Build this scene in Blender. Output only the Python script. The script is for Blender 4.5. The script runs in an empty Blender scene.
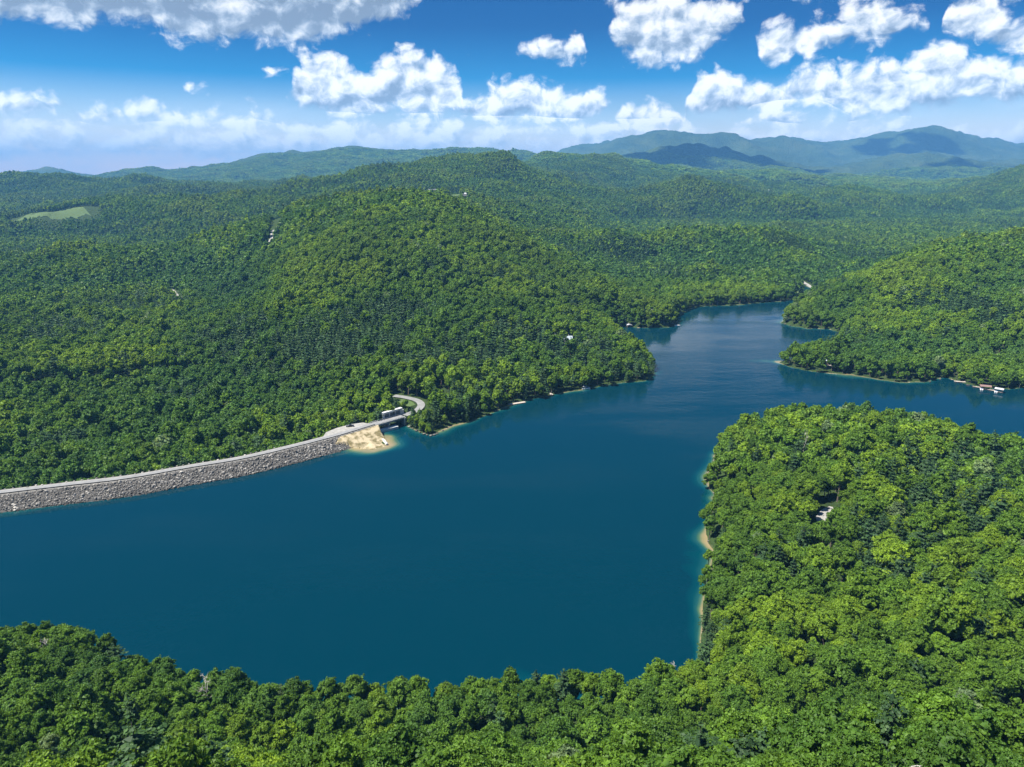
import bpy, bmesh, math, random
import numpy as np
from mathutils import Vector, Matrix
R = math.radians
scene = bpy.context.scene
col = scene.collection

# ------------------------------------------------------------------ camera
W, H, F = 1024, 767, 705.0
PITCH, CAMZ = R(16.7), 180.0
cam_d = bpy.data.cameras.new('camera'); cam = bpy.data.objects.new('camera', cam_d); col.objects.link(cam)
cam_d.sensor_width = 36; cam_d.lens = 36*F/W; cam_d.clip_start = 1; cam_d.clip_end = 200000
cam.location = (0, 0, CAMZ); cam.rotation_euler = (math.pi/2-PITCH, 0, 0)
scene.camera = cam

# ------------------------------------------------------------------ world, sun, exposure
SUN_EL, SUN_AZ = R(60), R(257)          # azimuth clockwise from +Y
SUN_STRENGTH, SKY_STRENGTH, EXPOSURE = 5.0, 0.086, 1.13
HAZE_DENSITY = 6.8e-5
scene.view_settings.view_transform = 'Standard'; scene.view_settings.look = 'None'
scene.view_settings.exposure = EXPOSURE; scene.view_settings.gamma = 1
scene.view_settings.use_curve_mapping = False
sd = bpy.data.lights.new('sun', 'SUN'); so = bpy.data.objects.new('sun', sd); col.objects.link(so)
sd.energy = SUN_STRENGTH; sd.angle = R(0.5); sd.color = (1, .95, .87)
sun_dir = Vector((math.sin(SUN_AZ)*math.cos(SUN_EL), math.cos(SUN_AZ)*math.cos(SUN_EL), math.sin(SUN_EL)))
so.rotation_euler = sun_dir.to_track_quat('Z', 'Y').to_euler()
so.location = (-300, 0, 900)
cy = scene.cycles
cy.max_bounces = 6; cy.diffuse_bounces = 3; cy.glossy_bounces = 3; cy.transmission_bounces = 4
cy.volume_bounces = 0; cy.transparent_max_bounces = 8
cy.use_denoising = True

class NT:
    """small helper for node trees"""
    def __init__(s, nt): s.nt = nt; nt.nodes.clear()
    def n(s, t, **kw):
        nd = s.nt.nodes.new(t)
        for k, v in kw.items(): setattr(nd, k, v)
        return nd
    def put(s, sock, v):
        if v is None: return
        if isinstance(v, bpy.types.NodeSocket): s.nt.links.new(v, sock)
        else: sock.default_value = v
    def m(s, op, a, b=None, c=None, clamp=False):
        nd = s.n('ShaderNodeMath', operation=op); nd.use_clamp = clamp
        for i, v in enumerate((a, b, c)): s.put(nd.inputs[i], v)
        return nd.outputs[0]
    def v(s, op, a, b=None, c=None):
        nd = s.n('ShaderNodeVectorMath', operation=op)
        for i, v in enumerate((a, b, c)): s.put(nd.inputs[i], v)
        return nd.outputs['Value'] if op in ('LENGTH', 'DOT_PRODUCT', 'DISTANCE') else nd.outputs[0]
    def mix(s, f, a, b, mode='MIX'):
        nd = s.n('ShaderNodeMix', data_type='RGBA', blend_type=mode)
        s.put(nd.inputs[0], f); s.put(nd.inputs[6], a); s.put(nd.inputs[7], b)
        return nd.outputs[2]
    def noise(s, vec, scale, detail=4, rough=.55, lac=2.0, dim='3D'):
        nd = s.n('ShaderNodeTexNoise'); nd.noise_dimensions = dim; s.put(nd.inputs['Vector'], vec)
        nd.inputs['Scale'].default_value = scale; nd.inputs['Detail'].default_value = detail
        nd.inputs['Roughness'].default_value = rough; nd.inputs['Lacunarity'].default_value = lac
        return nd.outputs[0]
    def ramp(s, f, stops, interp='LINEAR'):
        nd = s.n('ShaderNodeValToRGB'); nd.color_ramp.interpolation = interp
        e = nd.color_ramp.elements
        while len(e) < len(stops): e.new(.5)
        for i, (p, c) in enumerate(stops): e[i].position = p; e[i].color = (*c, 1) if len(c) == 3 else c
        s.put(nd.inputs[0], f); return nd.outputs[0]
    def rng(s, v, a, b, c=0., d=1., smooth=True):
        nd = s.n('ShaderNodeMapRange'); nd.interpolation_type = 'SMOOTHSTEP' if smooth else 'LINEAR'
        s.put(nd.inputs[0], v)
        for i, x in enumerate((a, b, c, d)): s.put(nd.inputs[i+1], x)
        return nd.outputs[0]

def px_dir(px, py):
    x = (px-W/2)/F; y = (H/2-py)/F
    d = np.array([x, math.cos(PITCH)+y*math.sin(PITCH), -math.sin(PITCH)+y*math.cos(PITCH)])
    return d

def build_world():
    w = bpy.data.worlds.new('World'); scene.world = w; w.use_nodes = True
    t = NT(w.node_tree)
    sky = t.n('ShaderNodeTexSky', sky_type='NISHITA'); sky.sun_disc = False
    sky.sun_elevation = SUN_EL; sky.sun_rotation = SUN_AZ; sky.altitude = 600
    sky.air_density = 1.0; sky.dust_density = .3; sky.ozone_density = 3.0
    tc = t.n('ShaderNodeTexCoord'); d = t.v('NORMALIZE', tc.outputs['Generated'])
    sep = t.n('ShaderNodeSeparateXYZ'); t.put(sep.inputs[0], d)
    az = t.m('ARCTAN2', sep.outputs[0], sep.outputs[1]); el = t.m('ARCSINE', sep.outputs[2])
    # deep polarised blue higher up, pale at the horizon: scales the Nishita sky by height
    tint = t.ramp(t.rng(el, 0, 1.3, smooth=False), [(0, (2.0, 1.30, 1.02)), (.050, (.82, .80, .84)), (.0886, (.02, .35, .60)), (.135, (0, .165, .38)), (.40, (0, .175, .38)), (.62, (.03, .30, .55)), (.85, (.8, .95, 1.05))])
    skyc = t.mix(1., sky.outputs[0], tint, 'MULTIPLY')
    # ---- clouds: five banks, each between a drawn upper and lower outline, eroded by noise and lit by an offset look-up
    comb = t.n('ShaderNodeCombineXYZ'); t.put(comb.inputs[0], az); t.put(comb.inputs[1], el)
    p0 = comb.outputs[0]
    OFF = -60                      # outline value that means no cloud here
    BANKS = [
     [(-60,OFF,20),(0,OFF,26),(40,OFF,29),(80,OFF,25),(112,OFF,22),(135,OFF,27),(160,OFF,35),(200,OFF,42),(250,OFF,45),(290,OFF,48),(330,OFF,38),(360,OFF,30),(390,OFF,19),(415,OFF,8),(430,OFF,-12),(1090,OFF,-12)],
     [(-60,120,90),(275,120,90),(288,90,94),(297,64,108),(315,54,113),(335,50,117),(350,57,117),(361,70,114),(375,70,115),(393,57,114),(410,52,114),(430,51,114),(445,60,113),(458,78,112),(464,100,118),(475,94,125),(490,86,126),(510,79,126),
      (525,75,126),(545,79,126),(560,89,124),(573,95,122),(588,87,118),(602,88,114),(611,97,106),(617,116,108),(622,107,124),(640,102,128),(665,107,128),(680,116,126),(686,104,112),(697,72,112),(714,66,113),(728,76,114),(745,80,113),
      (765,83,115),(790,73,112),(815,59,110),(835,61,109),(850,66,112),(875,61,112),(900,55,112),(916,57,110),(933,42,106),(950,39,105),(968,55,104),(1000,57,105),(1030,60,105),(1090,60,104)],
     [(-60,94,112),(0,95,111),(25,96,110),(50,100,108),(62,108,102),(78,114,119),(90,107,124),(115,103,124),(140,103,123),(154,109,120),(166,115,128),(185,111,130),(210,113,132),(240,111,132),(265,108,130),(285,116,132),(300,121,136),(330,119,142),
      (380,122,146),(430,120,142),(480,123,140),(520,123,139),(560,125,140),(600,126,140),(640,126,141),(680,125,138),(702,132,126),(738,122,124),(755,112,125),(800,107,123),(828,112,122),(846,122,117),(890,130,128),(930,128,140),(1000,130,144),(1090,128,146)],
     [(-60,132,158),(60,127,158),(110,134,158),(150,130,158),(250,126,158),(300,134,156),(330,131,156),(420,134,154),(470,128,154),(520,133,152),(600,130,150),(680,136,146),(750,128,150),(820,132,150),(900,124,150),(980,133,150),(1090,128,150)],
     [(-60,60,40),(180,94,80),(187,80,92),(198,79,92),(207,86,88),(213,94,80),(255,80,60),(262,68,72),(272,68,73),(278,80,60),(505,60,40),(516,43,56),(530,37,61),(548,42,63),(563,38,63),(574,26,61),(586,34,58),(593,54,46),(605,50,24),(612,26,40),
      (620,12,50),(634,2,58),(646,0,68),(668,-8,69),(684,-6,58),(700,-6,60),(714,-4,44),(730,0,36),(746,8,22),(753,40,20),(764,30,68),(777,24,66),(800,19,52),(820,17,47),(838,21,45),(846,13,42),(870,5,44),(890,3,40),(905,7,37),(925,13,34),(938,40,20),(947,2,32),
      (962,-10,40),(990,-10,43),(1006,14,52),(1030,16,52),(1090,18,52)]]
    tt = t.m('MULTIPLY_ADD', az, 1/1.5, .5)
    def outlines(bank):
        nd = t.n('ShaderNodeRGBCurve'); mp = nd.mapping; mp.use_clip = False; mp.extend = 'HORIZONTAL'
        for ci, which in ((0, 1), (1, 2)):
            pts = []
            for q in bank:
                dd = px_dir(q[0], q[which]); dd /= np.linalg.norm(dd); pts.append((math.atan2(dd[0], dd[1])/1.5+.5, (math.asin(dd[2])+.1)/.6))
            cv = mp.curves[ci]
            while len(cv.points) < len(pts): cv.points.new(.5, .5)
            for p_, (x_, y_) in zip(cv.points, sorted(pts)): p_.location = (x_, y_); p_.handle_type = 'AUTO_CLAMPED'
        mp.update()
        cmb = t.n('ShaderNodeCombineColor')
        t.put(cmb.inputs[0], twarp); t.put(cmb.inputs[1], twarp); t.put(nd.inputs['Color'], cmb.outputs[0])
        sp = t.n('ShaderNodeSeparateColor'); t.put(sp.inputs[0], nd.outputs[0]); return sp.outputs[0], sp.outputs[1]
    nw = t.noise(p0, 24, 2, .5, 2, '2D')
    twarp = t.m('ADD', tt, t.m('MULTIPLY_ADD', nw, .016, -.008))
    en = t.m('MULTIPLY_ADD', el, 1/.6, .1/.6)
    aspect = t.v('MULTIPLY', p0, (1, 1.25, 1))
    aspect = t.v('ADD', aspect, t.m('MULTIPLY', nw, .02))
    def fb(off, det):
        v = t.v('ADD', aspect, off) if off else aspect
        vo = t.n('ShaderNodeTexVoronoi'); vo.feature = 'F1'; vo.voronoi_dimensions = '2D'; t.put(vo.inputs['Vector'], v); vo.inputs['Scale'].default_value = 30
        vo.inputs['Detail'].default_value = 1.6; vo.inputs['Roughness'].default_value = .5; vo.inputs['Lacunarity'].default_value = 2.3; vo.normalize = True
        n = t.noise(v, 17, det, .65, 2.15, '2D')
        return t.m('ADD', t.m('MULTIPLY', n, .74), t.m('MULTIPLY_ADD', vo.outputs['Distance'], -.60, .36))
    n0 = fb(None, 7)
    n1 = fb((-.0085, .0120, 0), 4)     # towards the sun
    best = hv = None
    for bank in BANKS:
        top, bot = outlines(bank)
        up = t.m('MULTIPLY', t.m('SUBTRACT', top, en), .6/.030); dn = t.m('MULTIPLY', t.m('SUBTRACT', en, bot), .6/.026)
        f = t.m('MINIMUM', t.m('MINIMUM', up, dn), 1.0)
        best = f if best is None else t.m('MAXIMUM', best, f)
        h_ = t.m('DIVIDE', dn, t.m('MAXIMUM', t.m('MULTIPLY_ADD', up, 1.5, dn), .3)); h_ = t.m('MULTIPLY', h_, t.m('GREATER_THAN', f, -.3)); hv = h_ if hv is None else t.m('MAXIMUM', hv, h_)
    dens = t.m('ADD', t.m('MULTIPLY_ADD', n0, 2.3, -1.13), t.m('MULTIPLY', best, .95))
    alpha = t.rng(dens, -.04, .56)
    thick = t.rng(dens, .2, 1.2, smooth=False)
    lit = t.m('MULTIPLY_ADD', t.m('SUBTRACT', n0, n1), 3.4, .66)
    lit = t.m('ADD', lit, t.m('MULTIPLY_ADD', t.rng(hv, .05, .85), .72, -.40))      # white heads, grey flat bases
    hi = t.m('MULTIPLY', t.rng(el, .150, .19), t.rng(az, -.05, -.25))                 # the bank nearly overhead is seen from below
    lit = t.m('SUBTRACT', lit, t.m('MULTIPLY', thick, t.m('MULTIPLY_ADD', hi, .62, .08)))
    lit = t.m('MULTIPLY_ADD', lit, .80, .18)
    cc = t.ramp(lit, [(0, (1.5, 1.95, 2.6)), (.25, (2.2, 2.75, 3.5)), (.55, (3.9, 4.3, 4.8)), (.85, (5.7, 5.8, 5.9)), (1, (6.3, 6.3, 6.3))])
    cc = t.v('MULTIPLY', cc, t.v('ADD', (0, 0, 0), t.rng(el, .03, .22, 1.42, .97, False)))
    # thin veil of far, low cloud along the horizon
    veil = t.m('MULTIPLY', t.rng(el, .105, .03), t.rng(t.noise(t.v('MULTIPLY', p0, (1, 3.2, 1)), 7, 5, .6), .42, .72))
    skyc = t.mix(t.m('MULTIPLY', veil, .55), skyc, (5.2, 6.2, 7.2, 1))
    fade = t.rng(el, .02, .078, .45, .98)          # low banks are veiled by the air in front of them
    skyc = t.mix(t.m('MULTIPLY', alpha, fade), skyc, cc)
    bg = t.n('ShaderNodeBackground'); t.put(bg.inputs[0], skyc); bg.inputs[1].default_value = SKY_STRENGTH
    out = t.n('ShaderNodeOutputWorld'); t.nt.links.new(bg.outputs[0], out.inputs[0])
    w.cycles.sampling_method = 'MANUAL'; w.cycles.sample_map_resolution = 512
build_world()

# ------------------------------------------------------------------ tools
def tag(o, label=None, cat=None, group=None, kind=None):
    if label: o['label'] = label
    if cat: o['category'] = cat
    if group: o['group'] = group
    if kind: o['kind'] = kind
    return o
def link(name, me, parent=None, loc=None):
    o = bpy.data.objects.new(name, me); col.objects.link(o)
    if parent: o.parent = parent
    if loc is not None: o.location = loc
    return o
def empty(name, loc, rz=0, label=None, cat=None, group=None):
    o = bpy.data.objects.new(name, None); col.objects.link(o); o.location = loc; o.rotation_euler.z = rz
    o.empty_display_size = .5
    return tag(o, label, cat, group)
def np_mesh(name, verts, faces, mats=(), midx=None, smooth=False):
    """verts (n,3); faces (m,k) array, or list of arrays of different k"""
    if not isinstance(faces, list): faces = [faces]
    faces = [np.asarray(f, np.int32) for f in faces if len(f)]
    verts = np.asarray(verts, np.float32)
    me = bpy.data.meshes.new(name)
    me.vertices.add(len(verts)); me.vertices.foreach_set('co', verts.ravel())
    nl = sum(f.size for f in faces); npoly = sum(len(f) for f in faces)
    me.loops.add(nl); me.polygons.add(npoly)
    me.loops.foreach_set('vertex_index', np.concatenate([f.ravel() for f in faces]))
    tot = np.concatenate([np.full(len(f), f.shape[1], np.int32) for f in faces])
    start = np.concatenate([[0], np.cumsum(tot)[:-1]]).astype(np.int32)
    me.polygons.foreach_set('loop_start', start)
    for m in mats: me.materials.append(m)
    if midx is not None: me.polygons.foreach_set('material_index', np.asarray(midx, np.int32))
    me.polygons.foreach_set('use_smooth', np.full(npoly, bool(smooth)))
    me.update(calc_edges=True); me.validate()
    return me
def pattr(me, name, arr):
    arr = np.asarray(arr, np.float32)
    if arr.ndim == 1:
        a = me.attributes.new(name, 'FLOAT', 'POINT'); a.data.foreach_set('value', arr)
    else:
        a = me.attributes.new(name, 'FLOAT_VECTOR', 'POINT'); a.data.foreach_set('vector', arr.ravel())
class MB:
    """collects shapes into one bmesh"""
    def __init__(s): s.bm = bmesh.new()
    def box(s, c, size, rz=0, rx=0, ry=0, bev=0):
        mt = Matrix.Translation(c) @ Matrix.Rotation(rz, 4, 'Z') @ Matrix.Rotation(ry, 4, 'Y') @ Matrix.Rotation(rx, 4, 'X') @ Matrix.Diagonal((*size, 1))
        g = bmesh.ops.create_cube(s.bm, size=1, matrix=mt)
        if bev:
            es = list({e for v in g['verts'] for e in v.link_edges})
            bmesh.ops.bevel(s.bm, geom=es, offset=bev, segments=2, affect='EDGES')
        return s
    def tube(s, a, b, r0, r1=None, n=8):
        a, b = Vector(a), Vector(b); r1 = r0 if r1 is None else r1
        q = (b-a).to_track_quat('Z', 'Y').to_matrix().to_4x4()
        mt = Matrix.Translation((a+b)/2) @ q
        bmesh.ops.create_cone(s.bm, cap_ends=True, segments=n, radius1=r0, radius2=r1, depth=(b-a).length, matrix=mt); return s
    def poly(s, pts):
        vs = [s.bm.verts.new(p) for p in pts]; s.bm.faces.new(vs); return s
    def prism(s, pts, ext):
        """pts: closed outline (3D), ext: extrusion vector"""
        n = len(pts); e = Vector(ext)
        a = [s.bm.verts.new(p) for p in pts]; b = [s.bm.verts.new(Vector(p)+e) for p in pts]
        s.bm.faces.new(a[::-1]); s.bm.faces.new(b)
        for i in range(n): s.bm.faces.new((a[i], a[(i+1) % n], b[(i+1) % n], b[i]))
        return s
    def loft(s, rings, closed=True, caps=True):
        rows = [[s.bm.verts.new(p) for p in r] for r in rings]
        n = len(rows[0])
        for i in range(len(rows)-1):
            for j in range(n if closed else n-1):
                s.bm.faces.new((rows[i][j], rows[i][(j+1) % n], rows[i+1][(j+1) % n], rows[i+1][j]))
        if caps and closed: s.bm.faces.new(rows[0][::-1]); s.bm.faces.new(rows[-1])
        return s
    def build(s, name, mat, parent=None, smooth=False):
        bmesh.ops.recalc_face_normals(s.bm, faces=s.bm.faces)
        me = bpy.data.meshes.new(name); s.bm.to_mesh(me); s.bm.free()
        me.materials.append(mat)
        if smooth: me.polygons.foreach_set('use_smooth', np.ones(len(me.polygons), bool))
        return link(name, me, parent)

# numpy value noise --------------------------------------------------
def _hash(ix, iy, seed):
    h = (ix.astype(np.int64)*374761393 + iy.astype(np.int64)*668265263 + seed*974711) & 0x7fffffff
    h = ((h ^ (h >> 13))*1274126177) & 0x7fffffff
    return ((h ^ (h >> 16)) & 0xffff)/65535.0
def vnoise(x, y, seed=0):
    ix, iy = np.floor(x), np.floor(y); fx, fy = x-ix, y-iy
    fx = fx*fx*fx*(fx*(fx*6-15)+10); fy = fy*fy*fy*(fy*(fy*6-15)+10)
    a, b = _hash(ix, iy, seed), _hash(ix+1, iy, seed); c, d = _hash(ix, iy+1, seed), _hash(ix+1, iy+1, seed)
    return (a+(b-a)*fx)*(1-fy)+(c+(d-c)*fx)*fy
def fbm(x, y, seed=0, oct=4, gain=.5):
    s = 0; a = 1; t = 0; ca, sa = math.cos(.6), math.sin(.6)
    for i in range(oct):
        s = s+a*(vnoise(x, y, seed+i*7)-.5)*2; t += a; a *= gain
        x, y = (x*ca-y*sa)*2.03+17.3, (x*sa+y*ca)*2.03-9.1
    return s/t
def ridged(x, y, seed=0, oct=4):
    s = 0; a = 1; t = 0; ca, sa = math.cos(.6), math.sin(.6)
    for i in range(oct):
        s = s+a*(1-np.abs(vnoise(x, y, seed+i*7)-.5)*4); t += a; a *= .5
        x, y = (x*ca-y*sa)*2.03+17.3, (x*sa+y*ca)*2.03-9.1
    return s/t
def sstep(x, a, b):
    t = np.clip((x-a)/(b-a), 0, 1); return t*t*(3-2*t)

# ------------------------------------------------------------------ where things are
def hitz(px, py, z=0.0):
    d = px_dir(px, py); k = (z-CAMZ)/d[2]
    return np.array([d[0]*k, d[1]*k, z])
def at_y(px, py, Y):
    d = px_dir(px, py); k = Y/d[1]
    return np.array([d[0]*k, Y, CAMZ+d[2]*k])
def project(P):
    P = np.asarray(P, float); v = P-np.array([0, 0, CAMZ])
    dep = v[..., 1]*math.cos(PITCH)-v[..., 2]*math.sin(PITCH)
    up = v[..., 1]*math.sin(PITCH)+v[..., 2]*math.cos(PITCH)
    dep = np.maximum(dep, 1e-3)
    return W/2+F*v[..., 0]/dep, H/2-F*up/dep, dep

SHORE = [('w',-345,318),('p',-40,517),('p',0,512),('p',60,503.5),('p',130,492.5),('p',200,478.5),('p',260,468),('p',310,456),('p',338,447),
    ('p',348,446.5),('p',358,447.5),('p',372,449),('p',384,446),('p',388,444),('p',384,439.5),('p',378,436),('p',377,431),
    ('p',400,424.5),('p',404,423.5),('p',412,428),('p',424,433.5),('p',432,435),('p',440,431.5),
    ('p',452,426),('p',460,424),('p',475,419.5),('p',490,413.5),('p',500,408.5),('p',520,402),('p',545,396),('p',570,391),('p',600,386.5),
    ('p',625,383),('p',645,381),('p',654,375),('p',652,368),('p',640,352),('p',622,340),('p',612,335),('p',604,331),('p',612,328),('p',622,326.5),
    ('p',650,328),('p',668,327.5),('p',675,324),('p',678,315),('p',690,309),('p',700,306.5),('p',730,305.5),('p',760,303),('p',785,301),('p',798,297.5),
    ('p',802,293),('p',801,286),('p',806,286),('p',816,290),('p',828,291.5),('p',850,291),('p',850,296),('p',815,297),('p',800,306),('p',785,317),('p',783.5,323.5),
    ('p',795,326.5),('p',810,328.5),('p',828,329),('p',842,333),('p',838,342),('p',815,352),('p',790,359),('p',779,362),('p',790,367.5),('p',815,372.5),
    ('p',850,374.5),('p',880,380),('p',900,382.5),('p',925,381.5),('p',945,377.5),('p',956,380.5),('p',965,383.5),('p',985,388.5),('p',1000,389.5),('p',1024,388),
    ('w',520,620),('w',680,690),('w',730,620),('w',560,440),('w',430,405),
    ('t',1024,446,19),('t',995,439,19),('t',960,426,19),('t',930,414,19),('t',900,409,19),('t',850,405,19),('t',800,407,19),('t',760,413,18),('t',738,425,16),
    ('p',722,446),('p',715,457),('p',711,472),('p',708,486),('p',716,494),('p',718,503),('p',711,515),('p',707,530),('p',709,542),('p',716,552),('p',712,565),('p',706,590),
    ('p',703,625),('p',699,655),('t',690,670,17),('t',640,673,17),('t',600,677,17),('t',540,673,17),('t',500,681,17),('t',430,679,17),('t',365,681,17),
    ('t',310,682,17),('t',260,681,17),('t',220,676,17),('t',190,672,17),('t',175,661,17),('t',140,651,17),('t',100,633,17),('t',60,623,17),('t',35,621,17),('t',0,630,17),
    ('w',-245,250),('w',-310,270)]
def shore_pt(s):
    if s[0] == 'w': return (s[1], s[2])
    if s[0] == 'p': return tuple(hitz(s[1], s[2])[:2])
    q = hitz(s[1], s[2], s[3]); return (q[0]*1.015, q[1]+5)
LAKE = np.array([shore_pt(s) for s in SHORE])
def sdf(x, y):
    """signed distance to the shoreline, positive on land"""
    sh = np.shape(x); x = np.ravel(x).astype(float); y = np.ravel(y).astype(float)
    d = np.full(x.shape, 1e18); ins = np.zeros(x.shape, bool)
    A, B = LAKE, np.roll(LAKE, -1, 0)
    far = (np.abs(x) < 1500) & (y < 2200)
    xi, yi = x[far], y[far]; di = np.full(xi.shape, 1e18); ii = np.zeros(xi.shape, bool)
    for (ax, ay), (bx, by) in zip(A, B):
        ex, ey = bx-ax, by-ay; l2 = ex*ex+ey*ey+1e-9
        t = np.clip(((xi-ax)*ex+(yi-ay)*ey)/l2, 0, 1)
        di = np.minimum(di, (xi-ax-t*ex)**2+(yi-ay-t*ey)**2)
        c = (ay > yi) != (by > yi)
        if c.any(): ii ^= c & (xi < (bx-ax)*(yi-ay)/(by-ay+1e-12)+ax)
    d[far] = di; ins[far] = ii
    d = np.sqrt(d); d[~far] = 1500
    return np.where(ins, -d, d).reshape(sh)
def sdfw(x, y):
    """the same with a small natural waver of the bank"""
    return sdf(x, y)+1.3*fbm(x/14., y/14., 31, 3)*np.clip(np.hypot(x, y)/350, .6, 2.5)

# control points: canopy (px, py, Y) and hidden ground (px, Y, z) -----------------
CAN = 14.0
CP = [(-150,500,400),(-150,400,545),(-150,300,1000),(-150,250,1500),(-150,215,2100),(-150,190,3200),(-150,174,4300),
 (0,470,430),(0,400,535),(0,350,700),(0,300,1000),(0,250,1500),(0,215,2050),(0,190,3000),(0,175,4200),
 (50,212,2150),(60,204,2350),(100,450,445),(100,400,540),(100,350,700),(100,300,1000),(100,250,1330),(100,215,2100),(100,189,3100),(100,179,3700),
 (150,180,3300),(150,260,1380),(200,430,470),(200,380,600),(200,330,780),(200,280,1100),(200,240,1380),(200,210,2100),(200,190,3000),(200,182,3900),
 (250,186,3500),(240,300,930),(245,232,1500),
 (300,410,520),(300,360,600),(300,310,750),(300,260,950),(300,225,1200),(300,208,1400),(300,183,3100),(340,177,2900),
 (350,198,1330),(350,300,770),(370,172,2800),
 (400,385,530),(400,340,640),(400,290,800),(400,240,1000),(400,210,1150),(400,195,1270),(400,167,2700),(430,160,2650),
 (415,192,1700),(435,189,1850),(470,190,1850),(450,204,1200),(460,175,2350),
 (490,148,2700),(490,170,2380),(495,195,1900),(480,220,1120),(470,152,2700),(520,153,2750),(550,170,2650),
 (450,330,680),(450,400,505),(500,300,790),(515,245,1010),(520,350,650),(545,268,950),(560,330,700),(590,288,880),(610,315,790),(600,350,680),(560,370,625),
 (600,265,1330),(600,240,1420),(600,210,2200),(600,188,2600),(640,185,2700),(560,200,2000),(560,240,1450),(545,225,1650),
 (640,285,1090),(650,268,1350),(680,272,1250),(650,240,1450),
 (548,156,4400),(575,151,4500),(610,155,4500),(650,164,4500),(690,168,4700),(740,170,5000),
 (700,285,1100),(700,265,1220),(700,240,1450),(700,215,2200),(700,182,2800),(750,196,2700),(750,275,1250),(740,188,3600),
 (800,270,1260),(800,250,1360),(800,230,1620),(800,212,2200),(790,201,2600),(800,186,4300),(830,205,2700),
 (860,220,2300),(860,255,1600),(850,275,1250),(870,180,4600),(900,243,1900),(900,225,2350),(900,205,3000),(940,236,2000),(960,215,2800),(960,190,3600),(1024,205,3000),(1024,170,3900),(990,180,3800),(940,195,3700),(900,190,4200),
 (835,312,860),(850,298,880),(810,312,830),(880,281,900),(900,268,935),(940,255,980),(980,249,1020),(1024,243,1050),(1150,230,1080),(1000,290,850),
 (950,320,730),(880,330,740),(860,350,700),(820,358,680),(1024,320,720),(1024,360,640),(940,355,650),(1150,330,720),(1300,210,1100),
 (512,720,172),(512,767,146),(300,720,172),(300,767,146),(150,700,178),(150,767,146),(0,650,208),(0,700,176),(0,767,143),(-150,640,208),(-150,767,140),
 (700,700,176),(700,767,146),(900,600,228),(850,500,312),(920,520,290),(1000,470,345),(930,430,425),(800,430,408),(850,418,440),(800,640,206),(1000,640,196),(1000,767,130),(850,767,138),(850,700,166),(1000,560,250),
 (760,560,262),(740,480,350),(1150,500,330),(1150,640,200),(1150,767,130),
 # far ranges (bare skyline heights)
 (0,176,9000),(25,172,9000),(50,168,9000),(80,174,9000),(105,178,8500),(-80,172,9000),
 (150,169,7500),(200,166,7500),(250,156,7500),(290,151,7500),(350,148,7500),(420,150,7500),(470,150,7500),(200,178,6200),(300,172,6200),(400,166,6200),(530,156,8000),
 (640,155,8000),(665,148,8000),(685,143,8000),(720,150,8000),(770,157,8000),(800,168,7600),
 (580,149,11000),(620,141,11000),(660,136,11000),(688,133,11000),(705,136,11000),(730,134,11000),(755,139,11000),(780,134,11000),(800,141,11000),(830,144,11000),
 (860,139,11000),(890,137,11000),(920,127,11000),(938,125,11000),(960,131,11000),(985,142,11000),(1010,146,11000),(1040,150,11000),(1150,140,11000),
 (870,160,8500),(930,155,8500),(830,166,7600),(900,172,7000),(980,168,7000),(1024,168,7500),(740,172,6300),(650,172,6300),(840,176,6000),(930,180,5600)]
HID = [(400,1650,95),(300,1900,60),(520,1350,40),(470,1550,90),(440,1420,105),(350,1800,75),(1024,1450,35),(900,1250,30),(960,1350,32),(870,1150,14),(1150,1500,50),
 (490,3500,150),(400,3600,120),(300,4200,100),(100,5400,80),(250,5400,80),(0,5600,80),(-150,5600,90),(560,3500,130),(640,3400,60),(700,3300,45),(780,3300,35),(600,1800,22),(650,1800,8),(700,1850,4),(800,1950,4),(640,2550,40),(700,2550,30),(780,2500,22),(860,2600,15),(930,2400,8),(100,1750,-4),(0,1750,-4),(200,1780,8),(100,2600,35),(200,2600,40),(0,2600,30),(550,5600,110),(690,5800,130),
 (850,3300,100),(1024,4800,130),(1300,3000,150),(1300,5000,300),(-400,2000,60),(-400,4000,160),(-400,600,10),(1400,1000,90),(1400,500,60),(1400,200,40),(-400,200,40),
 (0,7500,120),(100,7000,120),(-150,7500,150),(300,10000,150),(100,11500,120),(480,10000,160),(690,9400,240),(620,9500,220),(780,9300,220),(900,9700,260),
 (-300,14000,200),(100,14000,130),(500,14000,250),(800,14000,350),(1200,14000,400),(-300,26000,60),(100,26000,60),(500,26000,60),(900,26000,60),(1300,26000,60),
 (512,100,66),(300,100,66),(0,100,64),(850,100,74),(1024,100,78),(512,60,84),(-400,60,84),(1400,60,84)]
def _uv(x, y):
    y = np.maximum(y, 20.); return x/y, np.log(y)*.8
def _fit():
    pts = []
    for px, py, Y in CP:
        q = at_y(px, py, Y); z = q[2]-(CAN if Y < 5200 else 0)
        pts.append((q[0], q[1], z))
    for px, Y, z in HID: pts.append(((px-W/2)/F*Y*1.0, Y, z))
    P = np.array(pts); u, v = _uv(P[:, 0], P[:, 1]); t = (P[:, 2]-CAMZ)/P[:, 1]
    X = np.stack([u, v], 1); r2 = ((X[:, None]-X[None])**2).sum(-1)
    K = np.where(r2 > 0, .5*r2*np.log(r2+1e-20), 0)+np.eye(len(P))*2e-5
    Q = np.concatenate([np.ones((len(P), 1)), X], 1)
    A = np.block([[K, Q], [Q.T, np.zeros((3, 3))]])
    w = np.linalg.solve(A, np.concatenate([t, np.zeros(3)]))
    return X, w
_X, _Wt = _fit()
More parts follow.
